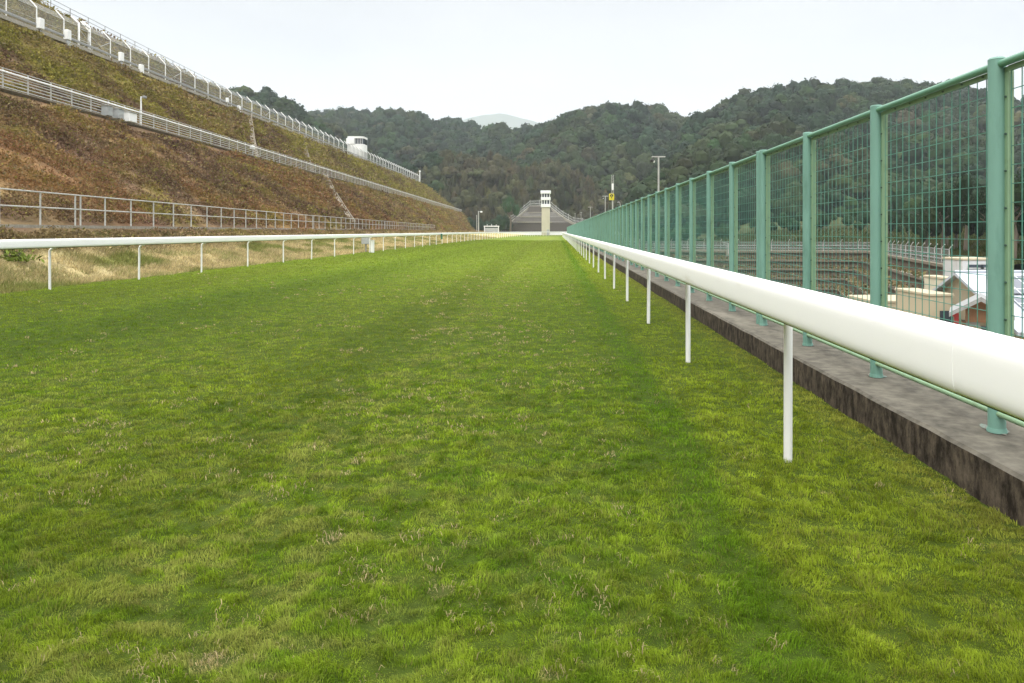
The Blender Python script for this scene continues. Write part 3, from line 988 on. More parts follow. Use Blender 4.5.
tag(big_mesh('dry_grass', v, f, M['blade'], c_), 'straw coloured dry grass on the verge behind the left rail', 'grass', kind='stuff')
# a few green weeds in it
gw = empty('weed_clump', (*[hill_point(1.95, 18.6)[k] for k in range(3)],), 'bright green leafy weed in the dry verge behind the white rail', 'plant')
bx = np.array(hill_point(1.95, 18.6))
n = 260
ctr = np.stack([rng.normal(0, .26, n), rng.normal(0, .26, n), np.abs(rng.normal(0, .16, n))], -1)
a1 = rng.normal(0, 1, (n, 3)); a1 /= np.linalg.norm(a1, axis=1)[:, None]; a2 = np.cross(a1, rng.normal(0, 1, (n, 3))); a2 /= np.linalg.norm(a2, axis=1)[:, None]
s_ = rng.uniform(.04, .10, n)[:, None]
V = np.stack([ctr - a1 * s_, ctr - a2 * s_ * .5, ctr + a1 * s_, ctr + a2 * s_ * .5], 1)
big_mesh('leaves', V, np.arange(4 * n).reshape(-1, 4), M['leaf'], np.repeat(np.array((.13, .17, .03)) * rng.uniform(.5, 1.4, n)[:, None], 4, 0), gw)
st = MB()
for i in range(9): st.tube([(bx[0], bx[1], bx[2]), (bx[0] + random.uniform(-.4, .4), bx[1] + random.uniform(-.4, .4), bx[2] + random.uniform(.15, .4))], .008, 4)
st.build('stem', M['bark'], gw)

# kerb under the foot fence
path = [(float(low_line(y)), y, ZLOW) for y in np.concatenate([np.arange(10, 50, 4), np.arange(50, 150, 8)])]
tag(MB().loft([(-.18, -.25), (-.18, .06), (.18, .06), (.18, -.25)], path).build('kerb', M['kerb']), 'pale concrete kerb under the grey pipe fence', 'kerb')
# foot pipe fence
fp = empty('pipe_fence', (float(low_line(14)), 14, ZLOW + .06), 'grey two-bar pipe fence along the foot of the brown hillside', 'fence')
py_ = [y for y in np.arange(23.2 - 1.8 * 5, 141, 1.8)]
pm = MB().tube([(0, 0, -.05), (0, 0, 1.03)], .026, 8).build('post', M['galv'], None, True, off=(0, 0, 0)); pm.parent = fp
ol = root_loc(fp)
for i, y in enumerate(py_):
    o = pm if i == 0 else child_copy(pm, fp, (0, 0, 0))
    o.location = (float(low_line(y)) - ol[0], y - ol[1], 0)
    if i in (5, 22, 39):
        child_copy(pm, fp, (float(low_line(y + .3)) - ol[0], y + .3 - ol[1], 0))
for z in (1.03, .55):
    MB().tube([(float(low_line(y)), y, ZLOW + .06 + z) for y in py_], .022, 6).build('rail', M['galv'], fp, True)

# berm fence: slatted, with a white pipe along it
bf = empty('berm_fence', (float(mid_line(30)) + .55, 30, ZMID + .12), 'grey slatted fence with a white pipe along the middle berm of the hillside', 'fence')
ol = root_loc(bf)
ymid = np.arange(30, 306, 2.0)
pm = MB().box((0, 0, .58), (.06, .06, 1.20)).build('post', M['galv'], None, off=(0, 0, 0)); pm.parent = bf
for i, y in enumerate(ymid[:100]):
    o = pm if i == 0 else child_copy(pm, bf, (0, 0, 0))
    o.location = (float(mid_line(y)) + .55 - ol[0], y - ol[1], 0)
r_ = MB()
for y in ymid[100:]: r_.box((float(mid_line(y)) + .55, y, ZMID + .70), (.06, .06, 1.20))
tag(r_.build('far_post', M['galv'], bf), kind='stuff')
mp = [(float(mid_line(y)) + .59, y, 0) for y in np.arange(28, 307, 6)]
MB().tube([(x, y, ZMID + 1.30) for x, y, _ in mp], .022, 6).build('top_rail', M['galv'], bf, True)
MB().tube([(x + .05, y, ZMID + 1.10) for x, y, _ in mp], .055, 8).build('white_pipe', M['white_paint'], bf, True)
for z in (.22, .42, .62, .80, .96):
    MB().loft([(-.012, -.03), (.012, -.03), (.012, .03), (-.012, .03)], [(x, y, ZMID + z) for x, y, _ in mp]).build('slat', M['galv'], bf)
kp = MB().loft([(-.15, -.5), (-.15, .05), (.9, .05), (.9, .0), (.15, -.5)], [(x - .55, y, ZMID) for x, y, _ in mp]).build('gutter', M['kerb'])
tag(kp, 'concrete gutter along the middle berm under the slatted fence', 'gutter')
# cabinets and camera pole on the berm
for i, (px, lb, wd, mt) in enumerate(((107, 'left grey cabinet of the trio behind the berm fence', .55, 'grey_box'), (118, 'middle grey cabinet of the trio behind the berm fence', .65, 'grey_box'), (130, 'widest white cabinet of the trio beside the berm camera pole', .95, 'white_paint'))):
    y = F * 30.65 / (531 - px); x = float(mid_line(y)) + .85
    g = empty('cabinet', (x, y, ZMID), lb, 'cabinet', 'cabinets on the berm')
    MB().box((x, y, ZMID + .42), (.5, wd, .7), .02).build('body', M[mt], g)
    MB().box((x + .02, y, ZMID + .80), (.6, wd + .1, .05), .01).build('lid', M['galv'], g)
    MB().box((x + .253, y, ZMID + .42), (.012, wd * .85, .58)).build('door', M[mt], g)
y = F * 31.5 / (531 - 138.5); x = float(mid_line(y)) + .2
g = empty('camera_pole', (x, y, ZMID), 'white camera pole standing alone on the hillside berm', 'pole')
MB().tube([(x, y, ZMID), (x, y, ZMID + 2.55)], .055, 8).build('mast', M['white_paint'], g, True)
MB().tube([(x, y, ZMID + 2.45), (x + .30, y, ZMID + 2.5)], .025, 6).build('arm', M['galv'], g)
MB().box((x + .32, y - .05, ZMID + 2.48), (.22, .34, .2), .04).build('camera', M['galv_dark'], g)
y = F * 31.5 / (531 - 248); x = float(mid_line(y)) + .5
g = empty('junction_box', (x, y, ZMID), 'small white box fixed on the berm fence', 'box')
MB().box((x, y, ZMID + 1.05), (.3, .7, .35), .03).build('case', M['white_paint'], g)
MB().tube([(x, y, ZMID), (x, y, ZMID + .9)], .03, 6).build('leg', M['galv'], g)

# upper security fence
uf = empty('security_fence', (float(up_line(40)), 40, ZUP), 'tall grey chain-link fence with bent post tops along the upper hillside', 'fence')
ol = root_loc(uf)
SP = .0765 * 46
y_first = F * 46 / (543 - 110.)
inv = lambda px: F * 46 / (543. - px)
yu = [y_first + SP * i for i in range(-9, 62)]
yu = [y for y in yu if y < 254]
pm = MB().tube([(0, 0, 0), (0, 0, 2.25), (-.03, 0, 2.35), (-.80, 0, 3.20)], .056, 8).build('post', M['post_white'], None, True, off=(0, 0, 0)); pm.parent = uf
for i, y in enumerate(yu):
    o = pm if i == 0 else child_copy(pm, uf, (0, 0, 0))
    o.location = (float(up_line(y)) - ol[0], y - ol[1], 0)
bm_ = MB().tube([(0, .1, 1.95), (0, SP - .15, .25)], .035, 6).build('brace', M['galv'], None, True, off=(0, 0, 0)); bm_.parent = uf
first = True
for i in range(0, len(yu) - 1, 4):
    for k in ((i, 1), (i + 1, -1)):
        if k[0] >= len(yu): continue
        o = bm_ if first else child_copy(bm_, uf, (0, 0, 0)); first = False
        y = yu[k[0]]
        o.location = (float(up_line(y)) - ol[0], y - ol[1], 0)
        o.scale = (1, k[1], 1)
pn = None
for i in range(len(yu) - 1):
    if pn is None:
        pn = MB().add([(0, 0, .05), (0, SP, .05), (0, SP, 2.25), (0, 0, 2.25), (-.75, 0, 3.02), (-.75, SP, 3.02)], [(0, 1, 2, 3), (3, 2, 5, 4)]).build('wire_panel', M['chain_link'], None, off=(0, 0, 0))
        pn.parent = uf; o = pn
    else: o = child_copy(pn, uf, (0, 0, 0))
    o.location = (float(up_line(yu[i])) - ol[0], yu[i] - ol[1], 0)
    o.rotation_euler = (0, 0, math.atan(.02))
up_ = [(float(up_line(y)), y, ZUP) for y in np.arange(yu[0], 254, 6)]
for z, r in ((2.25, .025), (1.2, .02)):
    MB().tube([(x, y, zz + z) for x, y, zz in up_], r, 6).build('wire_rail', M['galv'], uf)
br_ = MB().loft([(-.03, .46), (.03, .46), (.05, .57), (.03, .70), (-.03, .70)], [(x + .35, y, z) for x, y, z in up_]).build('crash_barrier', M['galv_dark'])
tag(br_, 'grey crash barrier along the foot of the chain-link fence', 'barrier')
k2 = MB().loft([(-.2, -.5), (-.2, .06), (.2, .06), (.25, -.3)], [(x + .75, y, z) for x, y, z in up_]).build('kerb', M['kerb'])
tag(k2, 'pale concrete kerb along the upper hillside below the chain-link fence', 'kerb')
# end post
y = 254.2; x = float(up_line(y))
g = empty('end_post', (x, y, ZUP), 'tall white post ending the upper chain-link fence', 'post')
MB().tube([(x, y, ZUP - .3), (x, y, ZUP + 4.6)], .16, 8).build('mast', M['white_paint'], g, True)
MB().box((x, y, ZUP + 4.2), (.6, .5, .5), .05).build('camera_housing', M['white_paint'], g)
# gate between close double posts
ya = inv(77.5); yb = inv(88.5)
g = empty('gate', (float(up_line(ya)) + .08, ya, ZUP), 'narrow gate of white braced posts in the chain-link fence', 'gate')
for y in (ya, yb):
    x = float(up_line(y)) + .1
    MB().tube([(x, y, -.6 + ZUP), (x, y, ZUP + 2.55), (x - .75, y, ZUP + 3.2)], .10, 8).build('gate_post', M['white_paint'], g, True)
x = float(up_line(ya)) + .1
for z in (.95, 2.05, 2.5): MB().tube([(x, ya, ZUP + z), (x, yb, ZUP + z)], .05, 6).build('crossbar', M['galv'], g)
MB().tube([(x, ya, ZUP + 2.0), (x, yb, ZUP + 1.0)], .035, 6).tube([(x, ya, ZUP + .05), (x, yb, ZUP + .9)], .035, 6).build('brace', M['galv'], g)
# white boxes at the fence foot
boxes = ((29, 'white box on the upper hillside, leftmost below the chain-link fence', .2, 1.0), (57, 'white box over a grey cabinet left of the fence gate', .2, .9), (111.5, 'white box over a grey cabinet right of the fence gate', .2, .9),
         (132, 'lone white box just past the cabinets below the chain-link fence', -.2, .95), (220, 'tiny white box, upper of the far pair below the chain-link fence', .3, .6), (232, 'white box, lower of the far pair below the chain-link fence', -.3, .9))
for i, (px, lb, dz, sz_) in enumerate(boxes):
    y = inv(px); x = float(up_line(y)) + 1.0
    g = empty('fence_box', (x, y, ZUP), lb, 'box', 'white boxes along the upper fence')
    MB().box((x, y, ZUP + .35 + dz), (.35, sz_ * .55, .95 if sz_ > .7 else .6), .03).build('case', M['white_paint'], g)
    if px in (57, 111.5):
        MB().box((x - .01, y, ZUP - .55), (.31, sz_ * .5, 1.1), .03).build('cabinet', M['grey_box'], g)
    else:
        MB().tube([(x, y, ZUP - .8), (x, y, ZUP + dz)], .05, 6).build('leg', M['galv'], g)
# barrier on the crest
cb = empty('crest_railing', (-56.8, 40, EYE + 25), 'thin grey two-wire railing along the crest above the hillside', 'railing')
cp = [(-56 - .02 * y, y, EYE + float(np.interp(y, [0, 60, 140, 255], [26.3, 25.7, 23.5, 20.2]))) for y in np.arange(36, 200, 3.2)]
ol = root_loc(cb)
pm = MB().tube([(0, 0, -.3), (0, 0, 1.25)], .04, 6).build('post', M['galv_dark'], None, off=(0, 0, 0)); pm.parent = cb
for i, p in enumerate(cp):
    o = pm if i == 0 else child_copy(pm, cb, (0, 0, 0)); o.location = (p[0] - ol[0], p[1] - ol[1], p[2] - ol[2])
for z in (1.2, .7): MB().tube([(p[0], p[1], p[2] + z) for p in cp], .035, 6).build('rail', M['galv_dark'], cb)

# drain channels down the slope
def channel(tj0, ya, tj1, yb, label):
    path = []
    for k in range(25):
        f = k / 24; p = hill_point(tj0 + (tj1 - tj0) * f, ya + (yb - ya) * f)
        path.append((p[0], p[1], p[2] + .44))
    o = MB().loft([(-.30, -1.0), (-.30, .04), (-.20, .06), (-.18, -.08), (.18, -.08), (.20, .06), (.30, .04), (.30, -1.0)], path).build('drain_channel', M['coping'])
    tag(o, label, 'drain', 'drain channels on the hillside')


channel(4.97, 101, 4.05, 73, 'pale concrete drain channel slanting down the lower brown slope')
channel(6.97, 105, 6.03, 82, 'concrete drain channel on the upper slope above the berm fence')
channel(6.97, 128, 6.03, 103, 'second concrete drain channel further along the upper slope')

# guard hut
hx, hy = -52.0, 178.0
hz = ZUP + 4.0
g = empty('guard_hut', (hx, hy, ZUP + .5), 'white round-cornered lookout hut with dark windows behind the chain-link fence', 'hut')


def rounded(cx, cy, z0, z1, a, b, r, k=6):
    vs = []
    for sx, sy, t0 in ((1, 1, 0), (-1, 1, pi / 2), (-1, -1, pi), (1, -1, 1.5 * pi)):
        for i in range(k + 1):
            t = t0 + (pi / 2) * i / k
            vs.append((cx + sx * (a - r) + r * cos(t), cy + sy * (b - r) + r * sin(t)))
    n = len(vs)
    return [(x, y, z0) for x, y in vs] + [(x, y, z1) for x, y in vs], [tuple(reversed(range(n))), tuple(range(n, 2 * n))] + [(i, (i + 1) % n, n + (i + 1) % n, n + i) for i in range(n)]


MB().add(*rounded(hx, hy, ZUP + .5, ZUP + 4.45, 2.15, 2.15, 1.0)).build('body', M['white_paint'], g, True)
MB().add(*rounded(hx, hy, ZUP + 5.9, ZUP + 6.4, 2.22, 2.22, 1.0)).build('roof', M['white_paint'], g, True)
MB().add(*rounded(hx + .1, hy, ZUP + 4.45, ZUP + 5.9, 2.0, 2.0, .9)).build('window', M['glass_dark'], g, True)
MB().box((hx - 1.2, hy - .2, ZUP + 5.175), (2.1, 4.3, 1.448)).build('back_wall', M['white_paint'], g)
wm = MB()
for k in range(5): wm.box((hx + .10 + k * .42, hy - 2.01, ZUP + 5.175), (.07, .06, 1.44))
wm.build('mullion', M['white_paint'], g)

# ------------------------------------------------------------------ far end: tower, quarry slope, low wall
TX, TY = -4.15, 252.0
tz = lambda py: EYE + (231 - py) / F * TY
g = empty('watchtower', (TX, TY, -.3), 'tall cream watchtower with two white glazed storeys at the track end', 'tower')
MB().box((TX, TY, (tz(207.3) - .3) / 2), (3.0, 3.0, tz(207.3) + .3), .06).build('shaft', M['cream'], g)
MB().box((TX, TY, (tz(207.3) + tz(204.2)) / 2), (3.5, 3.5, tz(204.2) - tz(207.3)), .05).build('lower_balcony', M['white_paint'], g)
MB().box((TX, TY, (tz(200.3) + tz(197.4)) / 2), (3.55, 3.55, tz(197.4) - tz(200.3)), .05).build('upper_balcony', M['white_paint'], g)
for a, b in ((204.2, 200.3), (197.4, 193.9)):
    wv_ = MB().box((TX, TY, (tz(a) + tz(b)) / 2), (2.7, 2.7, tz(b) - tz(a))).build('window', M['glass_dark'], g)
    mm = MB()
    for dx in (-1.42, -.5, .45, 1.42):
        for dy in (-1.42, 1.42): mm.box((TX + dx, TY + dy, (tz(a) + tz(b)) / 2), (.24, .14, tz(b) - tz(a)))
        if abs(dx) < 1:
            for d2 in (-1.42, 1.42): mm.box((TX + d2, TY + dx, (tz(a) + tz(b)) / 2), (.14, .24, tz(b) - tz(a)))
    mm.build('mullion', M['white_paint'], wv_)
MB().box((TX, TY, (tz(193.9) + tz(190.8)) / 2), (3.75, 3.75, tz(190.8) - tz(193.9)), .08).build('roof', M['white_paint'], g)
MB().box((TX + .9, TY - 1.53, 1.1), (.9, .06, 2.1)).build('door', M['grey_box'], g)

# benched cutting behind the tower
q = MB()
YQ = 290.0
levels = [(231.5, 500, 579), (222.3, 511, 566), (217.0, 518, 560), (212.8, 523, 555), (206.5, 529.5, 549)]
prev = None
vs, fs = [], []
depth = 0
ringl = []
for i, (py, xl, xr) in enumerate(levels):
    y = YQ + i * 3.0
    L3 = at(xl, py, y); R3 = at(xr, py, y)
    ringl.append((L3, R3))
for i in range(len(ringl) - 1):
    (a, b), (c_, d) = ringl[i], ringl[i + 1]
    zt = c_[2]
    yf = a[1] + 1.6
    # riser
    q.add([(a[0], a[1], a[2]), (b[0], b[1], b[2]), (d[0] + 1.0, yf, zt), (c_[0] - 1.0, yf, zt)], [(0, 1, 2, 3)])
    # bench with a pale lip
    q.add([(c_[0] - 1.0, yf, zt), (d[0] + 1.0, yf, zt), (d[0], c_[1], zt + .25), (c_[0], c_[1], zt + .25)], [(0, 1, 2, 3)])
# sides and back
bk = 330
for (a, s1) in ((0, 1), (1, 1)):
    for i in range(len(ringl) - 1):
        p, r = ringl[i][a], ringl[i + 1][a]
        dxp = -1.0 if a == 0 else 1.0
        q.add([p, (r[0] + dxp, p[1] + 1.6, r[2]), (r[0] + dxp * 1.0, bk, r[2]), (p[0], bk, p[2])], [(0, 1, 2, 3)])
top = ringl[-1]
q.add([top[0], top[1], (top[1][0], bk, top[1][2]), (top[0][0], bk, top[0][2])], [(0, 1, 2, 3)])
qs = q.build('benched_cutting', M['quarry']); tag(qs, kind='structure')
ql = MB()
for i in range(1, 4):
    c_, d = ringl[i]
    yf = ringl[i - 1][0][1] + 1.45
    xa = c_[0] + (2.5 if i != 2 else 1.0)
    ql.box(((xa + d[0] - 6) / 2, yf, c_[2] + .05), (d[0] - 6 - xa, .5, .55))
tag(ql.build('bench_channel', M['kerb']), 'pale concrete lips along the benches of the dark cutting behind the tower', 'channel')
# grey fence climbing over the cutting
qf = empty('cutting_fence', at(500, 231.5, YQ), 'grey chain-link fence climbing over the dark cutting behind the tower', 'fence')
crest = [at(497, 232, YQ - 1), at(511, 222, YQ + 3), at(524, 211.5, YQ + 8), at(530, 206.5, YQ + 11.5), at(549, 206.0, YQ + 11.5), at(556, 212, YQ + 8), at(563, 217.5, YQ + 5), at(574, 223.5, YQ + 2), at(600, 227, YQ)]
pts = []
for a, b in zip(crest[:-1], crest[1:]):
    k = max(1, int(math.dist(a, b) / 3))
    for i in range(k): pts.append(tuple(a[j] + (b[j] - a[j]) * i / k for j in range(3)))
pts.append(crest[-1])
pm = MB().tube([(0, 0, -.5), (0, 0, 2.4), (0, .6, 2.9)], .07, 6).build('post', M['galv'], None, off=(0, 0, 0)); pm.parent = qf
ol = root_loc(qf)
for i, p in enumerate(pts):
    o = pm if i == 0 else child_copy(pm, qf, (0, 0, 0)); o.location = (p[0] - ol[0], p[1] - ol[1], p[2] - ol[2])
sh = MB().sheet([[(p[0], p[1], p[2] + z) for p in pts] for z in (.0, 2.4)]).build('wire_panel', M['chain_link'], qf)
MB().loft([(-.3, -.8), (-.3, .35), (.3, .35), (.3, -.8)], [(p[0], p[1], p[2]) for p in pts]).build('base_kerb', M['kerb'], qf)
for z in (1.2, 2.4): MB().tube([(p[0], p[1], p[2] + z) for p in pts], .06, 6).build('rail', M['galv'], qf)

tag(MB().box((-2, 276, .45), (66, .5, 1.5), .05).build('boundary_wall', M['white_paint']), 'low pale wall running behind the far bend of the track', 'wall')
# lamp pole and white frame at the far left
p = at(478.5, 211, 205)
g = empty('lamp_pole', (p[0], p[1], .1), 'pale lamp pole where the brown hillside ends', 'lamp')
MB().tube([(p[0], p[1], 0), (p[0], p[1], p[2])], [.22, .16], 8).build('mast', M['galv'], g, True)
MB().tube([(p[0], p[1], p[2] - .2), (p[0] + .7, p[1], p[2] - .1)], .07, 6).build('arm', M['galv'], g)
MB().box((p[0] + .85, p[1], p[2] - .25), (.6, .5, .45), .08).build('lamp_head', M['white_paint'], g)
MB().tube([(p[0] - .55, p[1], 0), (p[0] - .55, p[1], p[2] - 1.2)], .10, 8).build('conduit', M['galv'], g, True)
a = at(484.5, 226, 232); b = at(498.5, 226, 232)
g = empty('gantry_frame', (a[0], a[1], 0), 'low white gantry frame beyond the left rail near the cutting', 'gantry')
for x in (a[0], b[0]): MB().box((x, a[1], 1.6), (.25, .25, 3.4)).build('leg', M['white_paint'], g)
MB().box(((a[0] + b[0]) / 2, a[1], 3.2), (b[0] - a[0] + .5, .3, .3), .03).build('beam', M['white_paint'], g)
MB().box(((a[0] + b[0]) / 2, a[1] + .1, 2.0), (b[0] - a[0] - .3, .1, 1.3), .02).build('screen', M['grey_box'], g)
for x in (a[0] + .9, (a[0] + b[0]) / 2, b[0] - .8): MB().tube([(x, a[1], 3.3), (x, a[1], 3.9)], .06, 6).build('spike', M['white_paint'], g)

# ------------------------------------------------------------------ right side below: terraces, yard, building
Q = [(8.5, 113.2), (28, 108), (48, 105), (36, 62)]
QV = [(0, 1), (0, 1), (1, 1), (1, .0)]
ZT0 = EYE - 3.25
NSTEP = 5
rows = []


def qrow(d, z, wob=0):
    out = []
    for i in range(len(Q)):
        out.append((Q[i][0] + QV[i][0] * d, Q[i][1] + QV[i][1] * d, z))
    # subdivide
    res = []
    for i in range(3):
        for k in range(12):
            f = k / 12
            res.append((out[i][0] + (out[i + 1][0] - out[i][0]) * f, out[i][1] + (out[i + 1][1] - out[i][1]) * f, z))
    res.append(out[-1])
    return res


rows = [qrow(1.8, ZT0 + .02), qrow(.0, ZT0)]
for k in range(NSTEP):
    z0 = ZT0 - 1.25 * k
    rows.append(qrow(-1.9 * k - .25, z0 - 1.25))
    if k < NSTEP - 1: rows.append(qrow(-1.9 * (k + 1), z0 - 1.20))
rows.append(qrow(-1.9 * NSTEP, -8.3))
ter = MB().sheet(rows).build('retaining_terraces', M['terrace'])
for k in range(NSTEP):
    lip = qrow(-1.9 * k - .20, ZT0 - 1.25 * k)
    MB().loft([(-.30, -.16), (-.30, .12), (.22, .12), (.22, -.16)], lip).build('coping', M['coping'], ter)
tag(ter, 'stepped brown stone terraces below the guardrail beyond the green fence', 'terraces')
# weeds growing on the treads
nn = 9000
k = rng.integers(1, NSTEP, nn); s_ = rng.random(nn) * 35.99; i0 = s_.astype(int); f0 = (s_ - i0)[:, None]
TR = np.array([qrow(-1.9 * kk + .2, ZT0 - 1.25 * kk + .05) for kk in range(NSTEP)])
pt = TR[k, i0] * (1 - f0) + TR[k, np.minimum(i0 + 1, 36)] * f0
pt += np.stack([rng.normal(0, .35, nn), rng.normal(0, .35, nn), np.abs(rng.normal(0, .22, nn))], -1)
a1 = rng.normal(0, 1, (nn, 3)); a1 /= np.linalg.norm(a1, axis=1)[:, None]; a2 = np.cross(a1, rng.normal(0, 1, (nn, 3))); a2 /= np.linalg.norm(a2, axis=1)[:, None]
sz_ = rng.uniform(.08, .30, nn)[:, None]
V = np.stack([pt - a1 * sz_, pt - a2 * sz_ * .5, pt + a1 * sz_, pt + a2 * sz_ * .5], 1)
cc = lerp3(np.array((.20, .15, .08)), np.array((.10, .10, .04)), rng.random(nn)) * rng.uniform(.5, 1.3, nn)[:, None]
tag(big_mesh('terrace_weeds', V, np.arange(4 * nn).reshape(-1, 4), M['scrub'], np.repeat(cc, 4, 0)), 'dry weeds growing on the terrace steps', 'weeds', kind='stuff')

# bank above the terraces
ob = [0, 3, 8, 16, 28, 42, 60, 90]
zb = [0, .15, .7, 1.9, 3.4, 4.6, 5.6, 6.6]
NBk = 40
rows = []
for d_, z_ in zip(ob, zb):
    r = qrow(1.8 + d_, ZT0 + z_)
    rows.append(r)
BK = np.array(rows)
BK[..., 2] = ZT0 + (BK[..., 2] - ZT0) * sstep(12, 34, BK[..., 0] * 100 / np.maximum(BK[..., 1], 60))
BK[..., 2] += (fbm(BK[..., 0] * .15, BK[..., 1] * .15, 181, 3) - .5) * np.array(ob)[:, None] * .06
cb_ = lerp3(np.array((.030, .044, .011)), np.array((.055, .056, .020)), fbm(BK[..., 0] * .12, BK[..., 1] * .12, 185, 4))
tag(big_mesh('grass_bank', BK, grid_faces(*BK.shape[:2]), M['hill_soil'], cb_.reshape(-1, 3), smooth=True), kind='structure')
nn = 60000
r_ = rng.random(nn) * 4.2; i0 = r_.astype(int); f0 = (r_ - i0)[:, None]
s_ = rng.random(nn) * 35.99; j0 = s_.astype(int); g0 = (s_ - j0)[:, None]
pt = (BK[i0, j0] * (1 - g0) + BK[i0, j0 + 1] * g0) * (1 - f0) + (BK[i0 + 1, j0] * (1 - g0) + BK[i0 + 1, j0 + 1] * g0) * f0
cc = lerp3(np.array((.032, .050, .011)), np.array((.066, .066, .020)), sstep(.35, .65, fbm(pt[:, 0] * .2, pt[:, 1] * .2, 185, 4))) * rng.uniform(.6, 1.3, nn)[:, None]
v, f, c_ = blades(pt[:, 0], pt[:, 1], pt[:, 2] - .03, rng.uniform(.25, .7, nn), rng.uniform(.08, .2, nn), rng.uniform(0, 6.28, nn), rng.uniform(.2, .9, nn), cc, False)
tag(big_mesh('bank_grass', v, f, M['blade'], c_), 'rough olive grass on the bank behind the guardrail', 'grass', kind='stuff')

# guardrail fence along the terrace top
gr = empty('guardrail_fence', (28, 108, ZT0), 'grey guardrail fence with bent posts on top of the stone terraces', 'fence')
ol = root_loc(gr)
line = qrow(.35, ZT0)
gp = []
acc = 0
for a, b in zip(line[:-1], line[1:]):
    L_ = math.dist(a, b); t = 0
    while acc <= L_:
        gp.append(tuple(a[j] + (b[j] - a[j]) * acc / L_ for j in range(3))); acc += 2.6
    acc -= L_
pm = MB().tube([(0, 0, 0), (0, 0, 1.55), (.05, -.45, 1.95)], .05, 6).build('post', M['galv'], None, off=(0, 0, 0)); pm.parent = gr
for i, p in enumerate(gp):
    o = pm if i == 0 else child_copy(pm, gr, (0, 0, 0)); o.location = (p[0] - ol[0], p[1] - ol[1], 0)
for z, r in ((1.5, .03), (.95, .05), (.55, .06)):
    MB().tube([(p[0], p[1] - .06, ZT0 + z) for p in gp], r, 6).build('rail', M['galv_dark'], gr)
MB().sheet([[(p[0], p[1], ZT0 + z) for p in gp] for z in (.1, 1.5)]).build('wire_panel', M['chain_link'], gr)
MB().sheet([[(p[0], p[1] - .03, ZT0 + z) for p in gp] for z in (.02, .32)]).build('kick_board', M['kerb'], gr)
# railing that climbs away to the left behind the green fence
ry = [(27, 107.5, ZT0), (33, 140, EYE - 3.4), (52, 250, EYE - 2.4)]
sr = empty('ramp_railing', ry[0], 'pale railing running away from the terraces towards the wooded hill', 'railing')
ol = root_loc(sr)
path = []
for a, b in zip(ry[:-1], ry[1:]):
    k = int(math.dist(a, b) / 3)
    for i in range(k): path.append(tuple(a[j] + (b[j] - a[j]) * i / k for j in range(3)))
pm = MB().tube([(0, 0, -.3), (0, 0, 1.3)], .05, 6).build('post', M['galv'], None, off=(0, 0, 0)); pm.parent = sr
for i, p in enumerate(path):
    o = pm if i == 0 else child_copy(pm, sr, (0, 0, 0)); o.location = tuple(p[j] - ol[j] for j in range(3))
for z in (1.3, .8, .35): MB().tube([(p[0], p[1], p[2] + z) for p in path], .05, 6).build('rail', M['galv'], sr)
MB().loft([(-.4, -1.2), (-.4, .1), (.4, .1), (.4, -1.2)], path).build('base_kerb', M['kerb'], sr)

# the yard
tag(MB().sheet([[(3.4, y, -7.96), (60, y, -7.96)] for y in (-20, 40, 110)]).build('yard_paving', M['yard']), kind='structure')

# building with solar roof
ridge_y, eave_y, x0, x1 = 50.0, 43.6, 29.4, 47.0
zr_, ze = EYE - 3.0, EYE - 6.15
bd = empty('gabled_building', (36, 48, -8), 'cream and yellow building with solar panels on its pale metal roof', 'building')
# roof: two slopes with thickness
def slope(xa, xb, ya, za, yb, zb2, th):
    return [(xa, ya, za), (xb, ya, za), (xb, yb, zb2), (xa, yb, zb2), (xa, ya, za - th), (xb, ya, za - th), (xb, yb, zb2 - th), (xa, yb, zb2 - th)], [(0, 1, 2, 3), (7, 6, 5, 4), (0, 4, 5, 1), (1, 5, 6, 2), (2, 6, 7, 3), (3, 7, 4, 0)]


MB().add(*slope(x0 - .3, x1, ridge_y, zr_, eave_y - .5, ze - .25, .22)).build('roof', M['roof_metal'], bd)
MB().add(*slope(x0 - .3, x1, ridge_y + .01, zr_, 2 * ridge_y - eave_y, ze - .25, .22)).build('rear_roof', M['roof_metal'], bd)
MB().tube([(x0 - .3, ridge_y, zr_ + .02), (x1, ridge_y, zr_ + .02)], .12, 8).build('ridge_cap', M['roof_metal'], bd)
for a, b in ((.10, .46), (.54, .90)):
    for xa, xb in ((x0 + 1.6, x0 + 7.3), (x0 + 7.9, x0 + 16)):
        def on(f): return (ridge_y + (eave_y - ridge_y) * f, zr_ + (ze - zr_) * f + .16)
        (ya, za), (yb, zb2) = on(a), on(b)
        MB().add(*slope(xa, xb, ya, za, yb, zb2, .06)).build('solar_array', M['solar'], bd)
MB().box(((x0 + x1) / 2, eave_y - .62, ze - .36), (x1 - x0 + .3, .22, .26), .02).build('gutter', M['grey_box'], bd)
w_ = MB()
zw = ze - .45
w_.add([(x0 + .2, eave_y, -8), (x1 - .2, eave_y, -8), (x1 - .2, eave_y, zw), (x0 + .2, eave_y, zw)], [(0, 1, 2, 3)])
w_.build('front_wall', M['yellow_wall'], bd)
ge = MB().add([(x0 + .2, eave_y, -8), (x0 + .2, 2 * ridge_y - eave_y, -8), (x0 + .2, 2 * ridge_y - eave_y, zw + .2), (x0 + .2, ridge_y, zr_ - .25), (x0 + .2, eave_y, zw + .2)], [(0, 1, 2, 3, 4)])
ge.build('gable_wall', M['cream_wall'], bd)
wn = MB()
for i in range(5): wn.box((x0 + 2.5 + i * 3.1, eave_y - .04, zw - 1.6), (1.4, .08, 1.3))
wn.build('window', M['glass_dark'], bd)
MB().box((x0 + 1.0, eave_y - .06, zw - .55), (.5, .06, .22)).build('name_plate', M['grey_box'], bd)

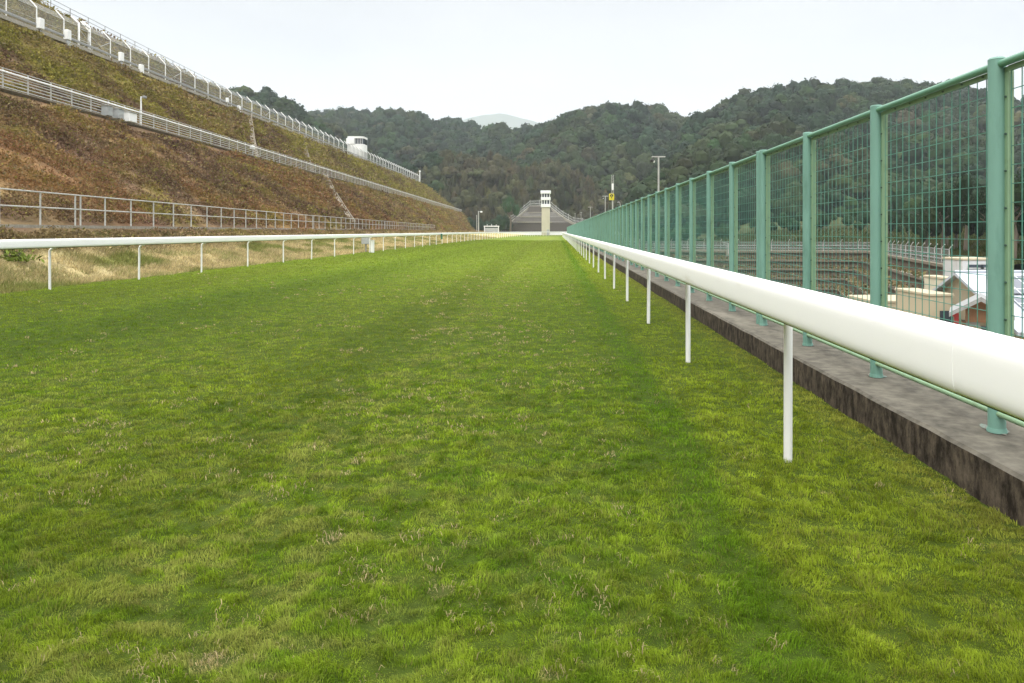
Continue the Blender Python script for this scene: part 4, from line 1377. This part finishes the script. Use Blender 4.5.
# porch in front of the gable: small pitched roof, timber infill
pY = 44.0; ax_, az_ = at(981, 296, pY)[0], at(981, 296, pY)[2]
lx, lz = at(953.5, 313, pY)[0], at(953.5, 313, pY)[2]
rx, rz = 2 * ax_ - lx, lz
po = empty('timber_porch', (ax_, pY, -8), 'porch with a grey pitched roof and brown timber gable beside the solar building', 'porch')
th = .28
for (xa, za, xb, zb2, nm) in ((lx, lz, ax_, az_, 'roof_slope'), (ax_, az_, rx, rz, 'roof_slope')):
    MB().add([(xa, pY - .8, za), (xb, pY - .8, zb2), (xb, pY + 3, zb2), (xa, pY + 3, za), (xa, pY - .8, za - th), (xb, pY - .8, zb2 - th), (xb, pY + 3, zb2 - th), (xa, pY + 3, za - th)],
             [(0, 1, 2, 3), (7, 6, 5, 4), (0, 4, 5, 1), (1, 5, 6, 2), (2, 6, 7, 3), (3, 7, 4, 0)]).build(nm, M['galv_dark'], po)
tx0 = at(967.5, 311, pY)[0]
tb = at(975, 322.5, pY)[2]
zl = lz + (az_ - lz) * (tx0 - lx) / (ax_ - lx) - th
MB().add([(tx0, pY, tb), (ax_ + .9, pY, tb), (ax_ + .9, pY, az_ - th - .55), (ax_, pY, az_ - th - .02), (tx0, pY, zl)], [(0, 1, 2, 3, 4)]).build('timber_gable', M['wood'], po)
wl = MB()
wl.box(((lx + .5 + ax_ + 1.0) / 2, pY + .6, (-8 + tb) / 2), (ax_ + 1.0 - lx - .5, .6, tb + 8)).build('wall', M['cream_wall'], po)
MB().box((tx0 + .42, pY + .27, tb - .16), (2.6 * .3, .1, .3)).build('lintel', M['galv_dark'], po)
MB().box((at(959.8, 322, pY)[0], pY + .24, tb - .35), (.26, .12, 1.7)).build('red_door', M['red_paint'], po)
MB().box((at(957.5, 315, pY)[0], pY + .20, tb + .42), (.34, .12, .3)).build('red_sign', M['red_paint'], po)
MB().box((at(966.5, 324, pY)[0], pY + .24, tb - .5), (.22, .12, 1.0)).build('shutter', M['wood'], po)
MB().box((at(985, 330, pY)[0], pY + .24, tb - .9), (.5, .12, 1.3)).build('window', M['glass_dark'], po)

po.rotation_euler = (0, 0, radians(-31))
# flat cream blocks in front of the terraces
def block(px0, px1, pyt, Y, dep, mat, label, wins=()):
    a, b = at(px0, pyt, Y), at(px1, pyt, Y)
    g = empty('outbuilding', ((a[0] + b[0]) / 2, Y, -8), label, 'building', 'flat outbuildings below the terraces')
    MB().box(((a[0] + b[0]) / 2, Y + dep / 2, (a[2] - 8) / 2), (b[0] - a[0], dep, a[2] + 8), .04).build('wall', M[mat], g)
    MB().box(((a[0] + b[0]) / 2, Y + dep / 2, a[2] + .1), (b[0] - a[0] + .12, dep + .12, .2), .03).build('parapet', M['white_paint' if mat == 'white_paint' else 'cream_wall'], g)
    for (wx, wy, ww, wh) in wins:
        c3 = at(wx, wy, Y)
        MB().box((c3[0], Y - .05, c3[2] - wh / 2 - .06), (ww + .2, .14, .09)).build('sill', M['galv'], g)
        MB().box((c3[0], Y - .03, c3[2]), (ww, .08, wh)).build('window', M['glass_dark'], g)
    return g


block(930, 953, 296.5, 49, 5, 'cream_wall', 'flat cream outbuilding left of the timber porch', ((946, 317, .9, .9),))
block(874, 926, 303, 56, 5, 'cream_wall', 'long low cream outbuilding at the foot of the stone terraces', ((890, 315, .9, .7), (905, 317, .9, .7), (918, 318, .9, .7)))
block(954, 968, 281, 55.0, 4.5, 'cream', 'tall narrow cream block with ribbed top behind the porch', ((957, 292, .5, .9),))
block(962.5, 1010, 260.5, 58.6, 3.0, 'pale_block', 'white plant block rising behind the solar roof', ((975, 266, 1.2, .25), (988, 266, 1.2, .25)))
y_ = 54.5
p = at(916.5, 290, y_)
g = empty('lamp_pole', (p[0], p[1], -8), 'white yard lamp pole in front of the stone terraces', 'lamp')
MB().tube([(p[0], p[1], -8), (p[0], p[1], p[2])], [.09, .06], 8).build('mast', M['white_paint'], g, True)
MB().box((p[0], p[1] - .1, p[2] - .35), (.28, .3, .5), .05).build('lamp_head', M['white_paint'], g)
# ------------------------------------------------------------------ wooded hills
layers = [
    dict(n='L1', Yc=430, Yf=250, pts=[(-900, 60), (-200, 62), (100, 70), (200, 76), (239, 79), (267, 81), (280, 88), (294, 94), (300, 101), (313, 105), (322, 111), (341, 123), (357, 134), (375, 150), (400, 172), (425, 200), (450, 229)]),
    dict(n='L2', Yc=700, Yf=380, pts=[(100, 110), (280, 112), (325, 109), (345, 107), (365, 107), (380, 104), (400, 106), (418, 106), (430, 112), (437, 114), (455, 114), (468, 115), (480, 121), (487, 119), (500, 118), (515, 122), (530, 122), (545, 120), (570, 128), (600, 140)]),
    dict(n='L3', Yc=600, Yf=330, pts=[(480, 200), (500, 165), (515, 145), (530, 133), (545, 125), (560, 117), (575, 110), (590, 107), (610, 103), (625, 102), (650, 106), (670, 111), (684, 115), (692, 115), (705, 109), (720, 106), (745, 108), (800, 120)]),
    dict(n='L4', Yc=500, Yf=240, pts=[(640, 185), (665, 150), (690, 118), (705, 108), (727, 98), (745, 91), (765, 83), (790, 81), (805, 79), (830, 82), (860, 80), (890, 79), (920, 81), (950, 80), (990, 88), (1024, 94), (1100, 100), (1300, 110), (1900, 120)]),
    dict(n='L5', Yc=330, Yf=190, pts=[(615, 229), (625, 205), (635, 185), (645, 172), (655, 160), (665, 152), (680, 145), (700, 134), (725, 127), (750, 121), (780, 118), (820, 122), (870, 126), (920, 124), (970, 128), (1024, 132), (1150, 140), (1900, 150)]),
    dict(n='L6', Yc=205, Yf=140, pts=[(650, 229), (690, 216), (730, 208), (770, 204), (800, 196), (830, 184), (870, 178), (920, 172), (960, 172), (1024, 176), (1150, 180), (1900, 185)]),
    dict(n='L7', Yc=380, Yf=310, pts=[(330, 200), (400, 170), (430, 160), (450, 156), (470, 158), (490, 162), (505, 168), (520, 172), (545, 166), (570, 172), (595, 180), (612, 190), (630, 207), (650, 222)]),
]
TREE_H = 9.0


def hill_height(X, Y):
    X = np.asarray(X, float); Y = np.asarray(Y, float)
    px = 557 + F * X / np.maximum(Y, 1)
    H = np.full(X.shape, -0.6)
    which = np.zeros(X.shape, int)
    for i, L in enumerate(layers):
        P = np.array(L['pts'], float)
        pyc = np.interp(px, P[:, 0], P[:, 1], left=245, right=245)
        wob = 1 + .10 * (vn(px * .02, px * 0 + i, 201) - .5) * 2
        Yc = L['Yc'] * wob
        zc = EYE + (231 - pyc) / F * Yc - TREE_H * (.7 if i == 6 else 1.15) - (8, 13, 9, 13, 6, 4, 0)[i]
        t = np.clip((Y - L['Yf']) / (Yc - L['Yf']), 0, None)
        h = np.where(t < 1, zc * np.sin(np.clip(t, 0, 1) * pi / 2) ** (1.15 if i != 6 else 1), zc * (1 - .35 * np.clip(t - 1, 0, 1)))
        h = h * (t > 0) - .5
        h = h + ((fbm(X * .015 + i * 7, Y * .015, 205, 3) - .5) * 14 + (fbm(X * .006 + i * 3, Y * .004, 207, 2) - .5) * 34) * np.clip(t, 0, 1) * (t <= 1) * (1 - np.clip(t, 0, 1) * .8)
        m_ = h > H
        H = np.where(m_, h, H); which = np.where(m_, i, which)
    return H, which


pxs = np.concatenate([np.linspace(-900, 150, 50), np.linspace(160, 1100, 236), np.linspace(1110, 1900, 40)])
yr = 138 * (1100 / 138.) ** np.linspace(0, 1, 130)
PXg, Yg = np.meshgrid(pxs, yr)
Xg = (PXg - 557) / F * Yg
Hg, Wg = hill_height(Xg, Yg)
cg = lerp3(np.array((.035, .038, .018)), np.array((.06, .055, .028)), fbm(Xg * .03, Yg * .03, 211, 3))
tag(big_mesh('hills', np.stack([Xg, Yg, Hg], -1), grid_faces(len(yr), len(pxs)), M['hill_soil'], cg.reshape(-1, 3), smooth=True), kind='structure')


# ---- crowns
def crown_template(n_leaf, seed, kind):
    """leaf clumps over a handful of rounded lobes; kind 0 rounded, 1 upright and thin, 2 wide"""
    r = np.random.default_rng(seed)
    nl = {0: 5, 1: 5, 2: 7}[kind]
    lobes = []
    for i in range(nl):
        a = 2 * pi * i / nl + r.uniform(-.5, .5); q = sqrt(r.uniform(.1, 1)) if i else 0
        if kind == 1: c_ = np.array((.30 * q * cos(a), .30 * q * sin(a), r.uniform(.25, .85))); R = r.uniform(.17, .30); fl = 1.5
        elif kind == 0: c_ = np.array((.50 * q * cos(a), .50 * q * sin(a), .36 + .34 * (1 - q ** 1.5) + r.uniform(-.06, .10))); R = r.uniform(.38, .52); fl = .80
        else: c_ = np.array((.66 * q * cos(a), .66 * q * sin(a), .40 + .28 * (1 - q ** 1.5) + r.uniform(-.08, .12))); R = r.uniform(.32, .46); fl = .62
        lobes.append((c_, R, fl))
    # rounded cores of foliage so that the crown is not see-through everywhere
    g = np.array([-1, 0, 1.0]); quads = []
    for ax in range(3):
        for sg in (-1, 1):
            for u in range(2):
                for v in range(2):
                    q = []
                    for (du, dv) in ((0, 0), (1, 0), (1, 1), (0, 1)):
                        p = [0, 0, 0]; p[ax] = sg; p[(ax + 1) % 3] = g[u + du]; p[(ax + 2) % 3] = g[v + dv]
                        p = np.array(p, float); q.append(p / np.linalg.norm(p))
                    quads.append(q)
    quads = np.array(quads)
    core = []
    for (c_, R, fl) in lobes:
        qd = quads * (1 + .16 * np.sin(quads[..., [1]] * 7 + c_[0] * 9) * np.cos(quads[..., [0]] * 6 + R * 30))
        core.append(c_ + qd * R * (.86 if n_leaf < 1000 else .55) * np.array((1, 1, fl)))
    core = np.concatenate(core)
    pts, nrm = [], []
    w_ = np.array([l[1] ** 2 for l in lobes]); w_ /= w_.sum()
    for i in r.choice(nl, n_leaf, p=w_):
        c_, R, fl = lobes[i]
        d = r.normal(0, 1, 3); d /= np.linalg.norm(d)
        if d[2] < -.2: d[2] *= -.6
        rad = R * (r.uniform(.86, 1.08) if n_leaf < 1000 else r.uniform(.5, 1.15))
        pts.append(c_ + d * rad * np.array((1, 1, fl)))
        m_ = d * np.array((1, 1, 1 / fl)) + r.normal(0, .30 if n_leaf < 1000 else .6, 3); nrm.append(m_ / np.linalg.norm(m_))
    pts = np.array(pts); nrm = np.array(nrm)
    t1 = np.cross(nrm, r.normal(0, 1, (n_leaf, 3))); t1 /= np.linalg.norm(t1, axis=1)[:, None]
    t2 = np.cross(nrm, t1)
    s_ = r.uniform(.55, 1.3, n_leaf)[:, None] * sqrt(9.0 / n_leaf) * (.36 if kind != 1 else .22)
    s2 = s_ * r.uniform(.5, 1.0, n_leaf)[:, None] * (1.6 if kind == 1 else 1)
    V = np.stack([pts - t1 * s_, pts - t2 * s2, pts + t1 * s_, pts + t2 * s2], 1)   # (n,4,3)
    tone = np.concatenate([r.uniform(.80, 1.22, n_leaf), np.full(len(core), 1.0)])
    return np.concatenate([V, core]), tone


TPL = {}
for kd in (0, 1, 2):
    for lod, nlf in (('far', 100), ('mid', 220), ('near', 620), ('tree', 2400)):
        TPL[kd, lod] = [crown_template(nlf, 300 + kd * 50 + k + {'far': 0, 'mid': 10, 'near': 20, 'tree': 30}[lod], kd) for k in range(5)]


def make_crowns(P, S, Hs, kinds, lod, colr):
    """stack crowns: P base points, S radius, Hs crown height"""
    Vs, Cs = [], []
    for kd in (0, 1, 2):
        for k in range(5):
            sel = np.where((kinds == kd) & (np.arange(len(P)) % 5 == k))[0]
            if not len(sel): continue
            V, tone = TPL[kd, lod][k]
            a = rng.uniform(0, 2 * pi, len(sel))
            ca, sa = np.cos(a)[:, None, None], np.sin(a)[:, None, None]
            x = V[None, ..., 0] * ca - V[None, ..., 1] * sa; y = V[None, ..., 0] * sa + V[None, ..., 1] * ca
            z = np.broadcast_to(V[None, ..., 2], x.shape)
            W_ = np.stack([x * S[sel][:, None, None], y * S[sel][:, None, None], z * Hs[sel][:, None, None]], -1) + P[sel][:, None, None, :]
            Cc = colr[sel][:, None, None, :] * tone[None, :, None, None] * np.ones((1, 1, 4, 1))
            Vs.append(W_.reshape(-1, 3)); Cs.append(Cc.reshape(-1, 3))
    V = np.concatenate(Vs); C = np.concatenate(Cs)
    return V, np.arange(len(V)).reshape(-1, 4), C


FG = np.array((.0135, .029, .0125)); FO = np.array((.029, .041, .0135)); FB = np.array((.066, .058, .029)); FGR = np.array((.023, .044, .013))


def forest(name, label, n, px0, px1, y0, y1, lod, R, lay, spread=1.0):
    u = rng.random(n); Y = np.sqrt(y0 ** 2 + u * (y1 ** 2 - y0 ** 2)); px = px0 + rng.random(n) * (px1 - px0)
    X = (px - 557) / F * Y
    H, wh = hill_height(X, Y)
    P = np.stack([X, Y, H], -1)
    k = np.isin(wh, lay) & (H > .4)
    # keep what faces the course: the ground just behind must not already be lower by much
    Hb, _ = hill_height(X * 1.06, Y * 1.06)
    k &= (Hb - EYE) / (Y * 1.06) > (H - EYE) / Y - .022
    # inside the hillside, behind the bank: leave out
    k &= ~((X < -13) & (Y < 256) & (X > -62))
    P = P[k]; X = X[k]; Y = Y[k]; H = H[k]; px = px[k]; wh = wh[k]; n = len(P)
    q = fbm(X * .02, Y * .02, 221, 3); q2 = fbm(X * .06 + 5, Y * .06, 225, 2)
    c_ = lerp3(FG, FO, sstep(.42, .66, q * .5 + q2 * .5))
    c_ = lerp3(c_, FGR, (rng.random(n) < .16) * .8)
    brown = sstep(150, 166, 231 - F * (H - EYE) / Y + 0) * (wh == 6) * sstep(.30, .55, q2 + .15 * (px > 440) * (px < 600))
    c_ = lerp3(c_, FB, np.clip(brown * .75 + (rng.random(n) < .05) * .5, 0, 1))
    c_ = c_ * rng.uniform(.62, 1.38, n)[:, None] * (1 + rng.normal(0, .07, (n, 3)))
    kinds = np.where(rng.random(n) < .45, 0, 2)
    kinds = np.where((brown > .5) & (rng.random(n) < .75), 1, kinds)
    S = R * np.clip(rng.normal(1.0, .30, n), .45, 1.7); Hs = S * rng.uniform(1.15, 1.6, n) * np.where(kinds == 1, 1.25, 1.0)
    P[:, 2] += Hs * np.where(kinds == 1, -.1, .10)
    V, Fi, C = make_crowns(P, S, Hs, kinds, lod, c_)
    o = big_mesh(name, V, Fi, M['leaf'], C)
    tag(o, label, 'forest', 'wooded hills', 'stuff')
    print(name, n, len(Fi))
    return o


forest('forest', 'dense dark wood over the far hill ending above the lookout hut', 3400, 120, 470, 255, 560, 'far', 5.6, [0])
forest('forest', 'hazy evergreen wood on the distant central ridge under the far mountain', 3600, 240, 620, 470, 760, 'far', 6.8, [1])
forest('forest', 'evergreen wood covering the round hill behind the watchtower', 4200, 480, 800, 335, 660, 'far', 6.6, [2])
forest('forest', 'evergreen wood covering the tall hill behind the green fence', 5600, 630, 1250, 245, 560, 'far', 6.2, [3])
forest('forest', 'olive green wood on the nearer spur behind the green fence', 3000, 600, 1300, 193, 360, 'mid', 5.4, [4])
forest('forest', 'dark thick wood low on the slope just above the grass bank', 1100, 640, 1350, 142, 225, 'near', 4.2, [5])
forest('forest', 'brown and olive thicket at the hill foot around the cutting', 1900, 330, 660, 311, 400, 'mid', 4.0, [6])


# ---- single trees
def tree(loc, h, r, kind, colr, label, group=None, lod='tree', name='tree', trunk_h=.45, n=1):
    g = empty(name, loc, label, 'tree', group)
    V, tone = TPL[kind, lod][rng.integers(0, 5)]
    Vw = V.copy(); a = rng.uniform(0, 6.28)
    x = Vw[..., 0] * cos(a) - Vw[..., 1] * sin(a); y = Vw[..., 0] * sin(a) + Vw[..., 1] * cos(a)
    Vw = np.stack([x * r, y * r, trunk_h * h * .75 + Vw[..., 2] * (h * (1 - trunk_h * .75))], -1)
    C = np.repeat((np.array(colr)[None] * tone[:, None]), 4, 0)
    big_mesh('crown', Vw.reshape(-1, 3), np.arange(V.shape[0] * 4).reshape(-1, 4), M['leaf'], C, g)
    t = MB(); rt = h * .022
    t.tube([(0, 0, -.6), (.02 * h, 0, h * .3), (-.01 * h, .02 * h, h * .6), (.01 * h, 0, h * .82)], [rt * 1.35, rt, rt * .7, rt * .25], 8)
    for k in range(6):
        b_ = 2 * pi * k / 6 + random.uniform(-.4, .4); z0 = h * random.uniform(.32, .6)
        t.tube([(0, 0, z0), (r * .35 * cos(b_), r * .35 * sin(b_), z0 + h * .12), (r * .68 * cos(b_), r * .68 * sin(b_), z0 + h * .2)], [rt * .55, rt * .35, rt * .12], 5)
    t.build('trunk', M['bark'], g, True, off=(0, 0, 0))
    return g


def gz(x, y): return float(hill_height(np.array([x]), np.array([y]))[0][0])


p = at(510, 231, 285); tree((p[0], p[1], -.2), 17.5, 5.6, 0, (.035, .075, .030), 'dark green tree on a pale trunk left of the cutting', trunk_h=.42)
for (px, Y, h, lb, kd, r) in ((417, 700, 21, 'tallest ragged tree standing up from the far ridge skyline', 2, 8), (433, 700, 12, 'small thin tree alone on the far skyline right of the ragged one', 1, 5),
                              (491, 690, 20, 'spiky tree pair standing in the skyline notch before the far mountain', 1, 7), (441, 290, 10, None, 0, 4)):
    if lb is None: continue
    x = (px - 557) / F * Y; tree((x, Y, gz(x, Y) + 2), h, r, kd, FG * 1.1, lb, lod='mid', trunk_h=.3)
# trees right behind the guardrail
lb = 'dark evergreen tree in the row right behind the terrace guardrail'
for i in range(34):
    s_ = i / 33
    if i < 22:
        f = .10 + .90 * i / 21; bx_ = 48 + (36 - 48) * f + random.uniform(5, 20); by_ = 105 + (62 - 105) * f + random.uniform(-2, 3)
    else:
        bx_ = random.uniform(56, 95); by_ = random.uniform(112, 138)
    h = random.uniform(5, 9)
    tree((bx_, by_, ZT0 + random.uniform(.5, 1.6)), h, h * random.uniform(.34, .46), random.choice((0, 0, 2)), tuple((FG * random.uniform(.8, 1.2) + (FO - FG) * random.random() * .6)), lb, 'trees behind the terrace guardrail', trunk_h=.04)

lb = 'rounded dark bush on the grass bank above the terraces'
for i in range(44):
    jx = random.randrange(6, 24); d0 = random.uniform(.45, 1.0)
    k0 = 2 + d0 * 3.6; a0 = BK[int(k0), jx]; a1 = BK[int(k0) + 1, jx]; f0 = k0 - int(k0)
    p = a0 * (1 - f0) + a1 * f0
    h = random.uniform(1.6, 4.2)
    tree((p[0] + random.uniform(-1.5, 1.5), p[1], p[2] - .2), h, h * random.uniform(.5, .8), 0, tuple(FG * random.uniform(.9, 1.6) + FO * random.random() * .5), lb, 'bushes on the grass bank', 'near', 'bush', .05)
# bushes at the foot of the hill, left of the cutting
lb = 'low dark bush at the hill foot between the hillside end and the cutting'
for i in range(12):
    px = 455 + i * 4.5 + random.uniform(-2, 2); Y = random.uniform(280, 305); x = (px - 557) / F * Y
    h = random.uniform(4, 8.5)
    tree((x, Y, -.3), h, h * .5, 0, tuple(FG * random.uniform(.8, 1.4)), lb, 'bushes at the hill foot', 'near', 'bush', .15)
# shrubs on the bank above the upper fence
lb = 'small olive shrub on the crest above the chain-link fence'
for i in range(16):
    y = 38 * (235 / 38.) ** (i / 15.0) + random.uniform(-2, 2)
    cz = float(np.interp(y, [0, 60, 140, 255], [26.3, 25.7, 23.5, 20.2]))
    h = random.uniform(.7, 1.3)
    tree((-54.6 - .02 * y + random.uniform(-1, 1.5), y, EYE + cz - 1.0), h, h * .95, 0, tuple(np.array((.17, .16, .04)) * random.uniform(.6, 1.2)), lb, 'shrubs on the crest', 'tree', 'shrub', .05)

# far mountain
mp_ = [(300, 190), (400, 150), (440, 128), (470, 117.5), (485, 115), (500, 113.5), (510, 115), (520, 118), (530, 120), (545, 125), (560, 130), (620, 150), (760, 200)]
rows = []
for d_, s_ in ((-900, 0.0), (-500, .45), (-200, .80), (0, 1.0), (300, .8), (900, .2)):
    r = []
    for i in range(61):
        px = 300 + 460 * i / 60
        py = float(np.interp(px, [q[0] for q in mp_], [q[1] for q in mp_]))
        X, Y, Z = at(px, py, 3500)
        r.append((X, Y + d_, Z * s_ + (random.uniform(-8, 8) if 0 < s_ < 1 else random.uniform(-2, 2))))
    rows.append(r)
tag(MB().sheet(rows).build('mountain', M['mountain'], None, True), kind='structure')

# ------------------------------------------------------------------ the air
hz = MB().box((0, 2050, 345), (9000, 4900, 712)).build('haze', M['white_paint'])
m, nt = new_mat('haze')
pv = N(nt, 'ShaderNodeVolumePrincipled', Density=1.9e-4)
pv.inputs['Color'].default_value = (.86, .93, 1.0, 1)
o = nt.nodes.new('ShaderNodeOutputMaterial'); nt.links.new(pv.outputs[0], o.inputs['Volume'])
hz.data.materials.clear(); hz.data.materials.append(m)
tag(hz, 'pale haze filling the valley', 'haze', kind='stuff')
